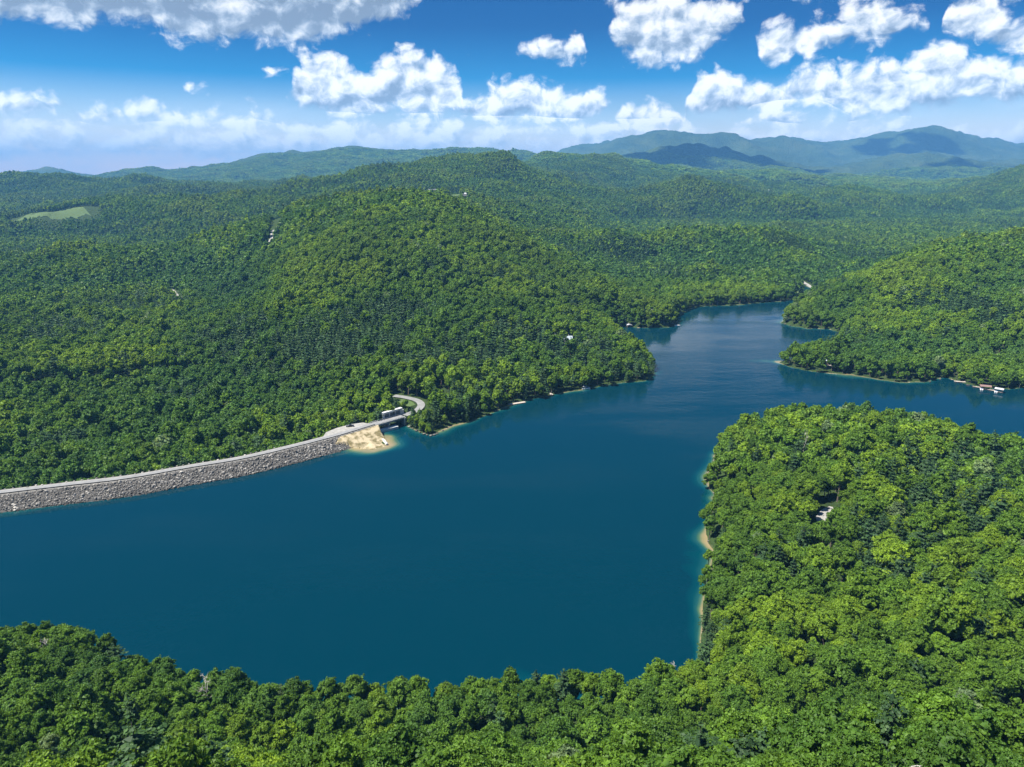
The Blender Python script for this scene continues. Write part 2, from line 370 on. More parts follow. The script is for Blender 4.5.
def base_h(x, y):
    sh = np.shape(x); x = np.ravel(x).astype(float); y = np.ravel(y).astype(float); out = np.empty(x.shape)
    for i in range(0, len(x), 20000):
        u, v = _uv(x[i:i+20000], y[i:i+20000])
        u = np.clip(u, -1.35, 1.35)
        r2 = (u[:, None]-_X[None, :, 0])**2+(v[:, None]-_X[None, :, 1])**2
        out[i:i+20000] = (.5*r2*np.log(r2+1e-20))@_Wt[:-3]+_Wt[-3]+_Wt[-2]*u+_Wt[-1]*v
    return (CAMZ+np.maximum(y, 20.)*out).reshape(sh)

DAM = [hitz(px, py+1.5, 6.5) for px, py in ((-70,502),(0,493.5),(63,486),(127,478.5),(190,467.5),(241,459),(291,447.5),(341,434.5),(375,424.0),(404,415.6))]
DAM = np.array(DAM)                                # upstream edge of the crest
ROAD = np.array([hitz(px, py, 6.5) for px, py in ((404.5,415.2),(410,413.2),(415.5,411.2),(419.5,408.2),(421.3,405),(419.5,402),(415,399.8),(409,398.4),(402,397.2),(394,396.2))])
def polydist(x, y, line):
    """distance, arclength-parameter and side (positive = left of travel) to a polyline"""
    d = np.full(np.shape(x), 1e9); s = np.zeros(np.shape(x))
    for (ax, ay), (bx, by) in zip(line[:-1, :2], line[1:, :2]):
        ex, ey = bx-ax, by-ay; l2 = ex*ex+ey*ey
        t = np.clip(((x-ax)*ex+(y-ay)*ey)/l2, 0, 1)
        qx, qy = x-ax-t*ex, y-ay-t*ey; q = np.hypot(qx, qy)
        sd_ = (ex*qy-ey*qx)/math.sqrt(l2)
        m = q < d; d = np.where(m, q, d); s = np.where(m, sd_, s)
    return d, s

def ground(x, y, want_d=False):
    x = np.asarray(x, float); y = np.asarray(y, float)
    d = sdfw(x, y); b = base_h(x, y)
    dist = np.hypot(x, y)
    dc = np.clip(d, 0, None)
    amp = np.clip(dc*.09, 0, 30)*sstep(dist, 250, 1300)
    b = b+amp*fbm(x/260., y/260., 3, 4)+amp*.9*(ridged(x/420., y/420., 11, 3)-.45)*sstep(dist, 700, 1800)
    b = b+58*sstep(dist, 1000, 2400)*(1-sstep(dist, 4500, 6500))*(ridged((x*.8+y*.6)/950., (y*.8-x*.6)/950., 61, 3)-.42)      # rolling spurs between the valley and the ranges
    far = sstep(dist, 4800, 8000)
    b = b+far*np.where(x < 0, .45, 1.)*(75*(ridged(x/1700., y/1700., 5, 4)-.48)+60*(ridged(x/620., y/620., 15, 3)-.5))
    b = b+np.clip(dc*.04, 0, 1.6)*fbm(x/40., y/40., 21, 3)
    # downstream of the dam there is no lake level to keep to
    dd, ds = polydist(x, y, DAM)
    down = (ds > 0) & (dd < 260)
    lo = np.where(down, -9+0*b, .35+.05*np.minimum(dc, 40))
    b = np.clip(b, lo, None)
    hi = .45+.55*dc+.006*dc*dc
    land = np.minimum(b, hi)
    rd, _ = polydist(x, y, ROAD)                     # the bench cut for the road beyond the bridge
    k = sstep(-rd, -15, -6)*sstep(d, .5, 4)
    land = land+(6.35-land)*k
    bed = -.15-np.clip(-d, 0, 60)*.35
    z = np.where(d > 0, land, bed)
    return (z, d) if want_d else z

_rad = np.exp(np.linspace(math.log(60), math.log(12000), 420))
def ray_ground(px, py, above=0., ymin=0):
    """first point along a picture ray that meets the ground raised by ABOVE"""
    d = px_dir(px, py); Y = _rad; x = d[0]/d[1]*Y; z = CAMZ+d[2]/d[1]*Y
    g = ground(x, Y)+above; k = np.argmax((z <= g) & (Y > ymin))
    Yf = np.linspace(Y[max(k-1, 0)], Y[k], 40); xf = d[0]/d[1]*Yf; zf = CAMZ+d[2]/d[1]*Yf
    gf = ground(xf, Yf)+above; j = np.argmax(zf <= gf)
    return np.array([xf[j], Yf[j], gf[j]-above])

# ------------------------------------------------------------------ materials
def mat(name, color=(.5,.5,.5), rough=.8, metal=0., spec=.3, var=.15, scale=2., bump=0., bscale=None, second=None, detail=5, stone=False, lo=.3, hi=.68):
    m = bpy.data.materials.new(name); m.use_nodes = True; t = NT(m.node_tree)
    geo = t.n('ShaderNodeTexCoord').outputs['Object']
    n = t.noise(geo, scale, detail, .6)
    c2 = second or tuple(c*(1-var*2.2) for c in color)
    c1 = tuple(min(1, c*(1+var*.6)) for c in color)
    c = t.ramp(n, [(lo, c2), (hi, c1)])
    if stone:                                    # every stone its own shade; dark wet band at the waterline
        c = t.mix(1., c, t.ramp(t.n('ShaderNodeObjectInfo').outputs['Random'], [(0, (.45,.43,.40)), (.6, (.85,.85,.85)), (1, (1.7,1.66,1.58))]), 'MULTIPLY')
        sz = t.n('ShaderNodeSeparateXYZ'); t.put(sz.inputs[0], t.n('ShaderNodeNewGeometry').outputs['Position'])
        c = t.mix(t.rng(t.m('ADD', sz.outputs[2], t.m('MULTIPLY', n, .8)), .7, 1.3), (.045, .042, .032, 1), c)
    p = t.n('ShaderNodeBsdfPrincipled'); t.put(p.inputs['Base Color'], c)
    p.inputs['Roughness'].default_value = rough; p.inputs['Metallic'].default_value = metal
    p.inputs['Specular IOR Level'].default_value = spec
    if bump:
        b = t.n('ShaderNodeBump'); b.inputs['Strength'].default_value = .8; b.inputs['Distance'].default_value = bump
        t.put(b.inputs['Height'], t.noise(geo, bscale or scale*3, 5, .6)); t.put(p.inputs['Normal'], b.outputs[0])
    o = t.n('ShaderNodeOutputMaterial'); t.nt.links.new(p.outputs[0], o.inputs[0])
    return m

def leaf_material():
    m = bpy.data.materials.new('foliage'); m.use_nodes = True; t = NT(m.node_tree)
    a = t.n('ShaderNodeAttribute', attribute_type='INSTANCER', attribute_name='tint')
    lv = t.n('ShaderNodeAttribute', attribute_type='GEOMETRY', attribute_name='lv')
    # leaf to leaf differences: young yellowish sprays and older green ones
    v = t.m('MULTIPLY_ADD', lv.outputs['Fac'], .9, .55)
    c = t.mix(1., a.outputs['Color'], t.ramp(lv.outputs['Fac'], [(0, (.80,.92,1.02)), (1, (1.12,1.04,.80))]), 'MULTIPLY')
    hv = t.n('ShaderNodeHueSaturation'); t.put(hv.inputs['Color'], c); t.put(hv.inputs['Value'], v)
    d = t.n('ShaderNodeBsdfPrincipled'); t.put(d.inputs['Base Color'], hv.outputs[0]); d.inputs['Roughness'].default_value = .55
    d.inputs['Specular IOR Level'].default_value = .22
    tr = t.n('ShaderNodeBsdfTranslucent')
    t.put(tr.inputs[0], t.mix(1., hv.outputs[0], (1.25, 1.1, .5, 1), 'MULTIPLY'))
    mx = t.n('ShaderNodeMixShader'); mx.inputs[0].default_value = .36
    t.nt.links.new(d.outputs[0], mx.inputs[1]); t.nt.links.new(tr.outputs[0], mx.inputs[2])
    o = t.n('ShaderNodeOutputMaterial'); t.nt.links.new(mx.outputs[0], o.inputs[0])
    return m

def ground_material():
    m = bpy.data.materials.new('forest_floor'); m.use_nodes = True; t = NT(m.node_tree)
    pos = t.n('ShaderNodeNewGeometry').outputs['Position']
    sh = t.n('ShaderNodeAttribute', attribute_type='GEOMETRY', attribute_name='shore').outputs['Fac']
    fr = t.n('ShaderNodeAttribute', attribute_type='GEOMETRY', attribute_name='range').outputs['Fac']
    n1 = t.noise(pos, .25, 5, .6); n2 = t.noise(pos, .02, 3, .6)
    floor = t.ramp(n1, [(.3, (.018,.030,.010)), (.6, (.035,.060,.016)), (.8, (.06,.075,.03))])
    sand = t.ramp(t.noise(pos, .9, 4, .6), [(.3, (.16,.12,.075)), (.5, (.28,.22,.14)), (.7, (.42,.36,.27))])
    bank = t.m('ADD', sh, t.m('MULTIPLY_ADD', t.noise(pos, .05, 4, .6), -9.0, 5.3))
    c = t.mix(t.rng(bank, -.9, .5), sand, floor)
    # far ranges: one closed canopy seen as a texture of crowns
    vo = t.n('ShaderNodeTexVoronoi'); t.put(vo.inputs['Vector'], pos); vo.inputs['Scale'].default_value = .045
    n3 = t.noise(pos, .0022, 5, .62)
    canopy = t.ramp(t.m('ADD', t.m('MULTIPLY', n3, .75), t.m('MULTIPLY', t.noise(pos, .03, 3, .6), .3)),
                    [(.30, (.018,.036,.014)), (.50, (.036,.062,.020)), (.66, (.064,.088,.027)), (.8, (.075,.075,.038))])
    c = t.mix(t.rng(fr, 4200, 5200), c, canopy)
    p = t.n('ShaderNodeBsdfPrincipled'); t.put(p.inputs['Base Color'], c); p.inputs['Roughness'].default_value = .95
    p.inputs['Specular IOR Level'].default_value = .1
    b = t.n('ShaderNodeBump'); b.inputs['Strength'].default_value = .9; b.inputs['Distance'].default_value = 1.0
    hgt = t.m('MULTIPLY', t.m('ADD', t.m('MULTIPLY', vo.outputs['Distance'], -14.), t.m('MULTIPLY', t.noise(pos, .01, 4, .6), 30.)), t.rng(fr, 4200, 5200))
    t.put(b.inputs['Height'], hgt); t.put(p.inputs['Normal'], b.outputs[0])
    o = t.n('ShaderNodeOutputMaterial'); t.nt.links.new(p.outputs[0], o.inputs[0])
    return m

def water_material():
    m = bpy.data.materials.new('lake_water'); m.use_nodes = True; t = NT(m.node_tree)
    pos = t.n('ShaderNodeNewGeometry').outputs['Position']
    dp = t.n('ShaderNodeAttribute', attribute_type='GEOMETRY', attribute_name='depth').outputs['Fac']
    dn = t.m('ADD', dp, t.m('MULTIPLY_ADD', t.noise(pos, .08, 4, .6), .9, -.45))
    c = t.ramp(t.m('DIVIDE', dn, 10.), [(0, (.24,.19,.10)), (.05, (.15,.15,.08)), (.11, (.045,.10,.06)), (.22, (.008,.058,.058)), (.50, (.0,.034,.045)), (1, (.0,.0225,.0360))])
    p = t.n('ShaderNodeBsdfPrincipled'); t.put(p.inputs['Base Color'], c)
    p.inputs['IOR'].default_value = 1.333; p.inputs['Specular IOR Level'].default_value = .5
    wind = t.noise(t.v('MULTIPLY', pos, (.004, .012, 0)), 1., 4, .6)
    t.put(p.inputs['Roughness'], t.rng(wind, .40, .62, .04, .20))
    b = t.n('ShaderNodeBump'); b.inputs['Strength'].default_value = 1.; b.inputs['Distance'].default_value = 1.
    hgt = t.m('ADD', t.m('MULTIPLY', t.noise(pos, .9, 3, .6), .05), t.m('MULTIPLY', t.noise(pos, .16, 2, .5), .09))
    t.put(b.inputs['Height'], t.m('MULTIPLY', hgt, t.rng(wind, .36, .64, .35, 1.7)))
    t.put(p.inputs['Normal'], b.outputs[0])
    o = t.n('ShaderNodeOutputMaterial'); t.nt.links.new(p.outputs[0], o.inputs[0])
    return m

M_leaf = leaf_material(); M_ground = ground_material(); M_water = water_material()
M_bark = mat('bark', (.16,.13,.10), .9, scale=3, var=.25)
M_pale_bark = mat('weathered_bark', (.46,.43,.38), .9, scale=3, var=.15)
M_rock = mat('riprap_rock', (.25,.24,.22), .9, scale=.8, var=.3, bump=.1, stone=True)
M_rock_pale = mat('pale_rock', (.33,.315,.29), .9, scale=.8, var=.22, bump=.1, stone=True)
M_rubble = mat('rubble_bed', (.12,.112,.10), .95, scale=.7, var=.35, bump=.5, bscale=.9)
M_asphalt = mat('worn_asphalt', (.23,.23,.225), .9, scale=.35, var=.12)
M_gravel = mat('gravel', (.31,.30,.27), .95, scale=.5, var=.15)
M_sand = mat('sand', (.40,.33,.21), .95, scale=.22, var=.16, second=(.15,.125,.055), detail=8, lo=.40, hi=.56, bump=.3, bscale=.4)
M_conc = mat('concrete', (.36,.355,.34), .85, scale=.6, var=.12)
M_conc_w = mat('pale_concrete', (.60,.60,.58), .8, scale=.6, var=.08)
M_gate = mat('grey_steel', (.16,.17,.19), .6, metal=.3, scale=1, var=.15)
M_rail = mat('dark_rail', (.03,.028,.025), .7, scale=2, var=.15)
M_mark = mat('road_paint', (.72,.68,.50), .8, scale=2, var=.1)
M_grass = mat('dry_grass', (.060,.098,.026), .95, scale=.12, var=.25, second=(.08,.12,.035))
M_wallw = mat('white_siding', (.52,.515,.50), .7, scale=1.2, var=.05)
M_wallb = mat('brown_siding', (.20,.14,.09), .8, scale=1.2, var=.15)
M_wallg = mat('grey_siding', (.42,.44,.45), .75, scale=1.2, var=.08)
M_roofg = mat('pale_metal_roof', (.42,.48,.50), .45, metal=.4, scale=1.5, var=.08)
M_roofd = mat('shingle_roof', (.20,.20,.21), .85, scale=1.5, var=.2)
M_roofw = mat('white_metal_roof', (.42,.43,.44), .5, scale=1.5, var=.05)
M_glass = mat('window_glass', (.03,.04,.05), .1, spec=.6, var=.1)
M_wood = mat('dock_planks', (.48,.42,.36), .85, scale=2, var=.2)
M_white = mat('white_gelcoat', (.80,.80,.79), .3, spec=.5, var=.04)
M_red = mat('red_canvas', (.22,.14,.12), .7, var=.1)
M_blue = mat('blue_canvas', (.10,.20,.42), .7, var=.1)
M_paint = mat('dark_car_paint', (.018,.02,.025), .25, spec=.6, var=.1)
M_tyre = mat('tyre_rubber', (.02,.02,.02), .9, var=.1)
M_chrome = mat('bright_metal', (.6,.6,.6), .25, metal=1, var=.05)
M_lamp = mat('lamp_lens', (.6,.3,.25), .3, var=.05)
M_log = mat('driftwood', (.12,.09,.06), .9, scale=3, var=.2)

# ------------------------------------------------------------------ ground and lake
def fan(cx, cy_, ang, rad):
    a, r = np.meshgrid(ang, rad); x = cx+np.sin(a)*r; y = cy_+np.cos(a)*r
    nr, na = a.shape; i = np.arange(nr*na).reshape(nr, na)
    f = np.stack([i[:-1, :-1], i[:-1, 1:], i[1:, 1:], i[1:, :-1]], -1).reshape(-1, 4)[:, ::-1]
    return x.ravel(), y.ravel(), f
def make_ground():
    ang = np.concatenate([np.linspace(-1.75, -.80, 60)[:-1], np.linspace(-.80, .80, 700), np.linspace(.80, 1.75, 60)[1:]])
    rad = np.concatenate([np.exp(np.linspace(math.log(8), math.log(230), 60))[:-1], np.exp(np.linspace(math.log(230), math.log(1400), 330))[:-1], np.exp(np.linspace(math.log(1400), math.log(26500), 330))])
    x, y, f = fan(0, -60, ang, rad)
    z, d = ground(x, y, True)
    dd, ds = polydist(x, y, DAM)                     # sink the sheet below the dam body
    z = np.where((dd < 24) & (d > -25), np.minimum(z, 1.0-np.abs(dd-6)*.0), z)
    me = np_mesh('ground', np.stack([x, y, z], 1), f, [M_ground], smooth=True)
    pattr(me, 'shore', d); pattr(me, 'range', np.hypot(x, y))
    tag(link('ground', me), kind='structure')
SHOALS = [(386,446,9,.9), (375,450,14,.8), (360,449,14,.7), (389,437,8,.9), (709,478,10,.9), (712,498,6,.8), (709,537,7,.95), (712,545,6,.9), (765,360.7,8,.88), (752,360.2,8,.80), (740,359.6,8,.68), (778,362,7,.97), (716,455,6,.6),
          (925,383,12,.6), (500,409,7,.5), (440,433,8,.6), (668,328,6,.5), (600,331,6,.5), (703,610,4,.6), (850,377,12,.4)]
def make_lake():
    ang = np.linspace(-.86, .95, 800)
    rad = np.exp(np.linspace(math.log(215), math.log(1500), 470))
    x, y, f = fan(0, -60, ang, rad)
    d = sdfw(x, y)
    keep = (d < 6)[f].any(1); f = f[keep]
    used = np.unique(f); mp = np.zeros(len(x), int); mp[used] = np.arange(len(used)); f = mp[f]; x, y, d = x[used], y[used], d[used]
    depth = np.clip(-d, 0, 100)*np.exp(.55+2.2*fbm(x/45., y/45., 40, 3))
    for px, py, r, k in SHOALS:
        c = hitz(px, py); q = np.hypot(x-c[0], (y-c[1])*.8)/r
        depth = depth*(1-k*np.exp(-q*q))
    me = np_mesh('lake', np.stack([x, y, np.zeros_like(x)], 1), f, [M_water], smooth=True)
    pattr(me, 'depth', depth)
    tag(link('lake_water', me), kind='structure')
make_ground(); make_lake()

# haze ---------------------------------------------------------------
def make_haze():
    mb = MB(); zb, zt = -25.0, 900.0
    mb.box((0, 13000, (zb+zt)/2), (62000, 28600, zt-zb))
    m = bpy.data.materials.new('haze'); m.use_nodes = True; t = NT(m.node_tree)
    v = t.n('ShaderNodeVolumePrincipled'); v.inputs['Color'].default_value = (.17, .49, .95, 1)
    v.inputs['Density'].default_value = HAZE_DENSITY; v.inputs['Anisotropy'].default_value = .0
    o = t.n('ShaderNodeOutputMaterial'); t.nt.links.new(v.outputs[0], o.inputs['Volume'])
    tag(mb.build('haze', m), kind='stuff')
make_haze()
# cloud bodies added out of view, sunward, to shade patches of the far ranges
def make_shade_cloud(px, py, Y, rx, ry, seed):
    q = at_y(px, py, Y); c = q+np.array(sun_dir)*((10500-q[2])/sun_dir[2]); rnd = np.random.default_rng(seed)
    bm = bmesh.new(); bmesh.ops.create_icosphere(bm, subdivisions=3, radius=1); V0 = np.array([v.co[:] for v in bm.verts]); T0 = np.array([[v.index for v in f.verts] for f in bm.faces]); bm.free()
    Vs, Ts = [], []; n = 0
    for i in range(34):
        a = rnd.random()*6.28; k = math.sqrt(rnd.random()); r = (.16+.22*rnd.random())*min(rx, ry)*(1.25-k*.6)
        o = np.array([math.cos(a)*k*rx, math.sin(a)*k*ry, (1-k)*min(rx, ry)*.5*rnd.random()])
        V = V0*r; V = V*(1+.22*fbm(V0[:, 0]*3+i*9.1, V0[:, 1]*3+V0[:, 2]*2.3, seed+i, 3))[:, None]+o
        V[:, 2] = np.where(V[:, 2] < 0, V[:, 2]*.12, V[:, 2]); Vs.append(V); Ts.append(T0+n); n += len(V)
    m = bpy.data.materials.get('shade_cloud') or bpy.data.materials.new('shade_cloud'); m.use_nodes = True; t = NT(m.node_tree)
    d = t.n('ShaderNodeBsdfDiffuse'); d.inputs[0].default_value = (.9, .9, .9, 1); tr = t.n('ShaderNodeBsdfTranslucent'); tr.inputs[0].default_value = (.85, .86, .88, 1)
    mx = t.n('ShaderNodeMixShader'); mx.inputs[0].default_value = .4; t.nt.links.new(d.outputs[0], mx.inputs[1]); t.nt.links.new(tr.outputs[0], mx.inputs[2])
    o = t.n('ShaderNodeOutputMaterial'); t.nt.links.new(mx.outputs[0], o.inputs[0])
    tag(link('shade_cloud', np_mesh('shade_cloud', np.concatenate(Vs), np.concatenate(Ts), [m], smooth=True), None, tuple(c)), kind='structure')
make_shade_cloud(705, 157, 7800, 1050, 950, 1); make_shade_cloud(905, 146, 10600, 700, 500, 3); make_shade_cloud(1010, 166, 7400, 800, 420, 4)
# ------------------------------------------------------------------ trees
def quads(c, n, size, rnd, aspect=1.5):
    """leaf sprays: one quad at each centre c with normal n"""
    k = len(c); r = rnd.normal(size=(k, 3)); u = np.cross(n, r); u /= np.linalg.norm(u, axis=1, keepdims=True)+1e-9
    v = np.cross(n, u); s = (size*(.6+.8*rnd.random(k)))[:, None]
    u = u*s*.5; v = v*s*.5*aspect
    bend = n*s*.12
    P = np.stack([c-u-v*.4-bend, c+u*.6-v-bend, c+u+v*.5-bend*.5, c-u*.5+v], 1).reshape(-1, 3)
    return P, np.arange(4*k).reshape(k, 4)
_ico = {}
def ico(sub):
    if sub not in _ico:
        bm = bmesh.new(); bmesh.ops.create_icosphere(bm, subdivisions=sub, radius=1)
        _ico[sub] = (np.array([v.co[:] for v in bm.verts]), np.array([[v.index for v in f.verts] for f in bm.faces])); bm.free()
    return _ico[sub]
def limb_tube(pts, rad, n=6):
    V = []; Fc = []
    pts = np.asarray(pts, float)
    for i, p in enumerate(pts):
        d = pts[min(i+1, len(pts)-1)]-pts[max(i-1, 0)]; d /= np.linalg.norm(d)+1e-9
        a = np.cross(d, (0.3, .9, .1)); a /= np.linalg.norm(a); b = np.cross(d, a)
        for k in range(n):
            t = 2*math.pi*k/n; V.append(p+rad[i]*(a*math.cos(t)+b*math.sin(t)))
    for i in range(len(pts)-1):
        for k in range(n): Fc.append((i*n+k, i*n+(k+1) % n, (i+1)*n+(k+1) % n, (i+1)*n+k))
    return np.array(V), np.array(Fc)
class Geo:
    def __init__(s): s.V = []; s.q = []; s.t = []; s.lvV = []; s.n = 0
    def add(s, V, Fc, lv=.5):
        (s.q if Fc.shape[1] == 4 else s.t).append(Fc+s.n)
        s.V.append(V); s.lvV.append(np.broadcast_to(lv, (len(V),)) if np.ndim(lv) == 0 else lv); s.n += len(V)
    def mesh(s, name, mats, split=None):
        q = np.concatenate(s.q) if s.q else np.zeros((0, 4), int); t = np.concatenate(s.t) if s.t else np.zeros((0, 3), int)
        V = np.concatenate(s.V)
        me = np_mesh(name, V, [q, t], mats); pattr(me, 'lv', np.concatenate(s.lvV)); return me
def lobes_for(rnd, R_, H_, n, flat):
    """clumps of a broadleaf crown: a dome of uneven lobes"""
    L = []
    base = H_*.42
    for i in range(n):
        th = rnd.random()*2*math.pi; f = rnd.random()
        k = math.sqrt(f)*.74
        zc = base+(H_-base)*((1-k**2*.9)*(.62+.2*rnd.random())) if rnd.random() < .72 else base+(H_-base)*rnd.random()*.45
        r = R_*(.22+.24*rnd.random())*(1 if n > 18 else 1.12 if n > 6 else 1.45)
        L.append((math.cos(th)*k*R_, math.sin(th)*k*R_, zc, r, r*(.72+.2*rnd.random())*flat))
    L.append((0, 0, base+(H_-base)*.78, R_*.42, R_*.36*flat))
    return np.array(L)
def broadleaf_crown(seed, R_, H_, nl, nq, size, core=1, flat=1., tuft=0):
    rnd = np.random.default_rng(seed); L = lobes_for(rnd, R_, H_, nl, flat); g = Geo()
    w = L[:, 3]**2; w /= w.sum()
    k = rnd.choice(len(L), nq*2, p=w); d = rnd.normal(size=(nq*2, 3)); d[:, 2] += .35
    d /= np.linalg.norm(d, axis=1, keepdims=True)
    rr = .70+.5*rnd.random(nq*2)**1.2+.45*(rnd.random(nq*2) < .14)*rnd.random(nq*2)
    c = L[k, :3]+d*np.stack([L[k, 3], L[k, 3], L[k, 4]], 1)*rr[:, None]
    e = np.ones(len(c), bool)                          # keep those on the outside of the union
    for x, y, z, r, rz in L:
        e &= (((c-[x, y, z])/[r, r, rz])**2).sum(1) > .45
    c, d, k = c[e][:nq], d[e][:nq], k[e][:nq]
    lobe_t = rnd.random(len(L))
    if tuft:                                           # sprays gathered in flattish tufts with gaps between them
        nt = int(len(c)/tuft*1.0); c, d, k = c[:nt], d[:nt], k[:nt]
        ax = d+rnd.normal(size=d.shape)*.45+[0, 0, .35]; ax /= np.linalg.norm(ax, axis=1, keepdims=True)
        tt = rnd.random(nt); tr_ = (.50+.55*rnd.random(nt))*R_/4.6
        j = np.repeat(np.arange(nt), tuft); e_ = rnd.normal(size=(len(j), 3)); e_ /= np.linalg.norm(e_, axis=1, keepdims=True)
        e_ *= (rnd.random(len(j))**.45)[:, None]
        al = (e_*ax[j]).sum(1, keepdims=True); off = (e_-al*ax[j]*.62)
        c = c[j]+off*tr_[j][:, None]; d = off+ax[j]*.75; d /= np.linalg.norm(d, axis=1, keepdims=True)+1e-9; k = k[j]
        lv = np.clip(.30*lobe_t[k]+.40*tt[j]+.30*rnd.random(len(j)), 0, 1)
        size = size*(.75+.5*np.repeat(rnd.random(nt), tuft))
    else:
        lv = np.clip(.55*lobe_t[k]+.45*rnd.random(len(k)), 0, 1)
    nrm = d+rnd.normal(size=d.shape)*.55; nrm /= np.linalg.norm(nrm, axis=1, keepdims=True)
    P, Q = quads(c, nrm, size, rnd)
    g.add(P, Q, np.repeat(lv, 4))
    if core:
        V0, T0 = ico(core)
        for i, (x, y, z, r, rz) in enumerate(L):
            kc = .74 if core < 2 else .66
            V = V0*(1+(.18 if core < 2 else .26)*rnd.normal(size=(len(V0), 1)))*[r*kc, r*kc, rz*kc]+[x, y, z]
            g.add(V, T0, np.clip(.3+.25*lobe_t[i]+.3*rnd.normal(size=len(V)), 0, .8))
    return g, L
def trunk_geo(seed, H_, L, r0=.32, n=7):
    rnd = np.random.default_rng(seed+500); g = Geo()
    top = np.array([rnd.normal()*.3, rnd.normal()*.3, H_*.8])
    pts = [np.array([0, 0, -1.2]), np.array([0, 0, .3]), top*.3, top*.6, top]
    V, Q = limb_tube(pts, [r0*1.5, r0*1.1, r0*.85, r0*.6, r0*.2], n); g.add(V, Q)
    for i in rnd.permutation(len(L)-1)[:6]:
        x, y, z, r, _ = L[i]; s = top*(.35+.3*rnd.random()); e = np.array([x, y, z])
        V, Q = limb_tube([s, s*.5+e*.5-[0, 0, .4], e], [r0*.42, r0*.28, r0*.08], 5); g.add(V, Q)
    return g
def pine_crown(seed, R_, H_, whorls, per, nq, size):
    """white pine / hemlock: tiers of flat, slightly drooping sprays"""
    rnd = np.random.default_rng(seed); g = Geo(); C = []; N = []; LV = []
    core = []
    for wi in range(whorls):
        f = wi/(whorls-1); z = H_*(.26+.72*f); ln = R_*(1-f**1.8)*(.62+.6*rnd.random())+.3
        a0 = rnd.random()*6.28
        for b in range(per if f < .8 else max(3, per-2)):
            a = a0+b*6.283/per+rnd.normal()*.25; l = ln*(.65+.5*rnd.random()); t0 = rnd.random()
            m = max(3, int(nq*(l/R_)))
            s = (rnd.random(m)**.7)
            side = rnd.normal(size=m)*.20*l*(1.1-s)*1.2
            zz = z+.10*l*np.sin(s*2.4)-.16*l*s**2*(1-f)+.28*l*s*f+rnd.normal(size=m)*.10
            ca, sa = math.cos(a), math.sin(a)
            C.append(np.stack([ca*s*l-sa*side, sa*s*l+ca*side, zz], 1))
            nn = np.stack([rnd.normal(size=m)*.35+ca*.25, rnd.normal(size=m)*.35+sa*.25, np.ones(m)], 1); N.append(nn)
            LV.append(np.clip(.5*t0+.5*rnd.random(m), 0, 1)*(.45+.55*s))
        core.append((z, ln*.42))
    C = np.concatenate(C); N = np.concatenate(N); N /= np.linalg.norm(N, axis=1, keepdims=True)
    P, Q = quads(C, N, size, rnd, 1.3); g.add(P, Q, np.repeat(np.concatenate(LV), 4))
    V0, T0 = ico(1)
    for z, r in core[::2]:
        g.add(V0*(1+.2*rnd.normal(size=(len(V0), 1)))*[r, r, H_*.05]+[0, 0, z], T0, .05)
    return g
def bare_branches(seed, H_, R_):
    rnd = np.random.default_rng(seed); g = Geo()
    V, Q = limb_tube([(0,0,-1), (0,0,H_*.4), (rnd.normal()*.4, rnd.normal()*.4, H_*.75), (rnd.normal()*.6, rnd.normal()*.6, H_)], [.3,.24,.14,.04], 6); g.add(V, Q)
    for i in range(13):
        f = .45+.5*rnd.random(); a = rnd.random()*6.28; l = R_*(1.2-f)*(.7+.6*rnd.random())
        s = np.array([0, 0, H_*f]); e = s+np.array([math.cos(a)*l, math.sin(a)*l, l*(.5+.5*rnd.random())])
        V, Q = limb_tube([s, (s+e)/2+[0, 0, .1*l], e], [.11, .07, .02], 5); g.add(V, Q)
        for j in range(3):
            b = s+(e-s)*(.4+.5*rnd.random()); e2 = b+rnd.normal(size=3)*l*.3+[0, 0, l*.25]
            V, Q = limb_tube([b, e2], [.05, .015], 4); g.add(V, Q)
    return g
def two_part(name, g, tg):
    """crown and trunk joined in one mesh for the forest's instances"""
    q = np.concatenate(g.q); t = np.concatenate(g.t) if g.t else np.zeros((0, 3), int); V = np.concatenate(g.V)
    lv = np.concatenate(g.lvV); mi = [0]*len(q)
    qs = [q]; 
    if tg is not None:
        tq = np.concatenate(tg.q)+len(V); V = np.concatenate([V]+tg.V); lv = np.concatenate([lv]+tg.lvV)
        qs = [np.concatenate([q, tq])]; mi = [0]*len(q)+[1]*len(tq)
    me = np_mesh(name, V, qs+[t], [M_leaf, M_bark], mi+[0]*len(t)); pattr(me, 'lv', lv); return me

# prototypes: (radius, height) of the broadleaf kinds
BK = [(4.6,16.5,17,1.), (5.0,15.5,20,.9), (4.2,18.,16,1.1), (5.4,17.,22,.95), (3.8,15.,13,1.), (4.8,18.5,19,1.05), (4.4,16.,15,1.15)]
PK = [(5.0,19.,10,6), (5.7,18.,9,7), (4.4,17.5,10,6)]
NEAR_B, NEAR_BT, NEAR_P, NEAR_PT = [], [], [], []
proto = bpy.data.collections.new('forest_kinds')           # not linked: only instanced
def add_proto(me):
    o = bpy.data.objects.new('forest_tree.%03d' % len(proto.objects), me); proto.objects.link(o); return len(proto.objects)-1
V_NEAR, V_MID, V_FAR, V_PN, V_PM, V_PF, V_GROVE = [], [], [], [], [], [], []
def straight_trunk(H_, r0=.3):
    tg = Geo(); V, Q = limb_tube([(0,0,-1.2), (0,0,H_*.5), (0,0,H_*.97)], [r0, r0*.6, .03], 6); tg.add(V, Q); return tg
for i, (r, h, nl, fl) in enumerate(BK):
    g, L = broadleaf_crown(100+i, r, h, int(nl*1.3), 10500, .29, 2, fl, 46); tg = trunk_geo(i, h, L)
    NEAR_B.append(g.mesh('crown', [M_leaf])); NEAR_BT.append(tg.mesh('trunk', [M_bark]))
    V_NEAR.append(add_proto(two_part('near_tree', g, tg)))
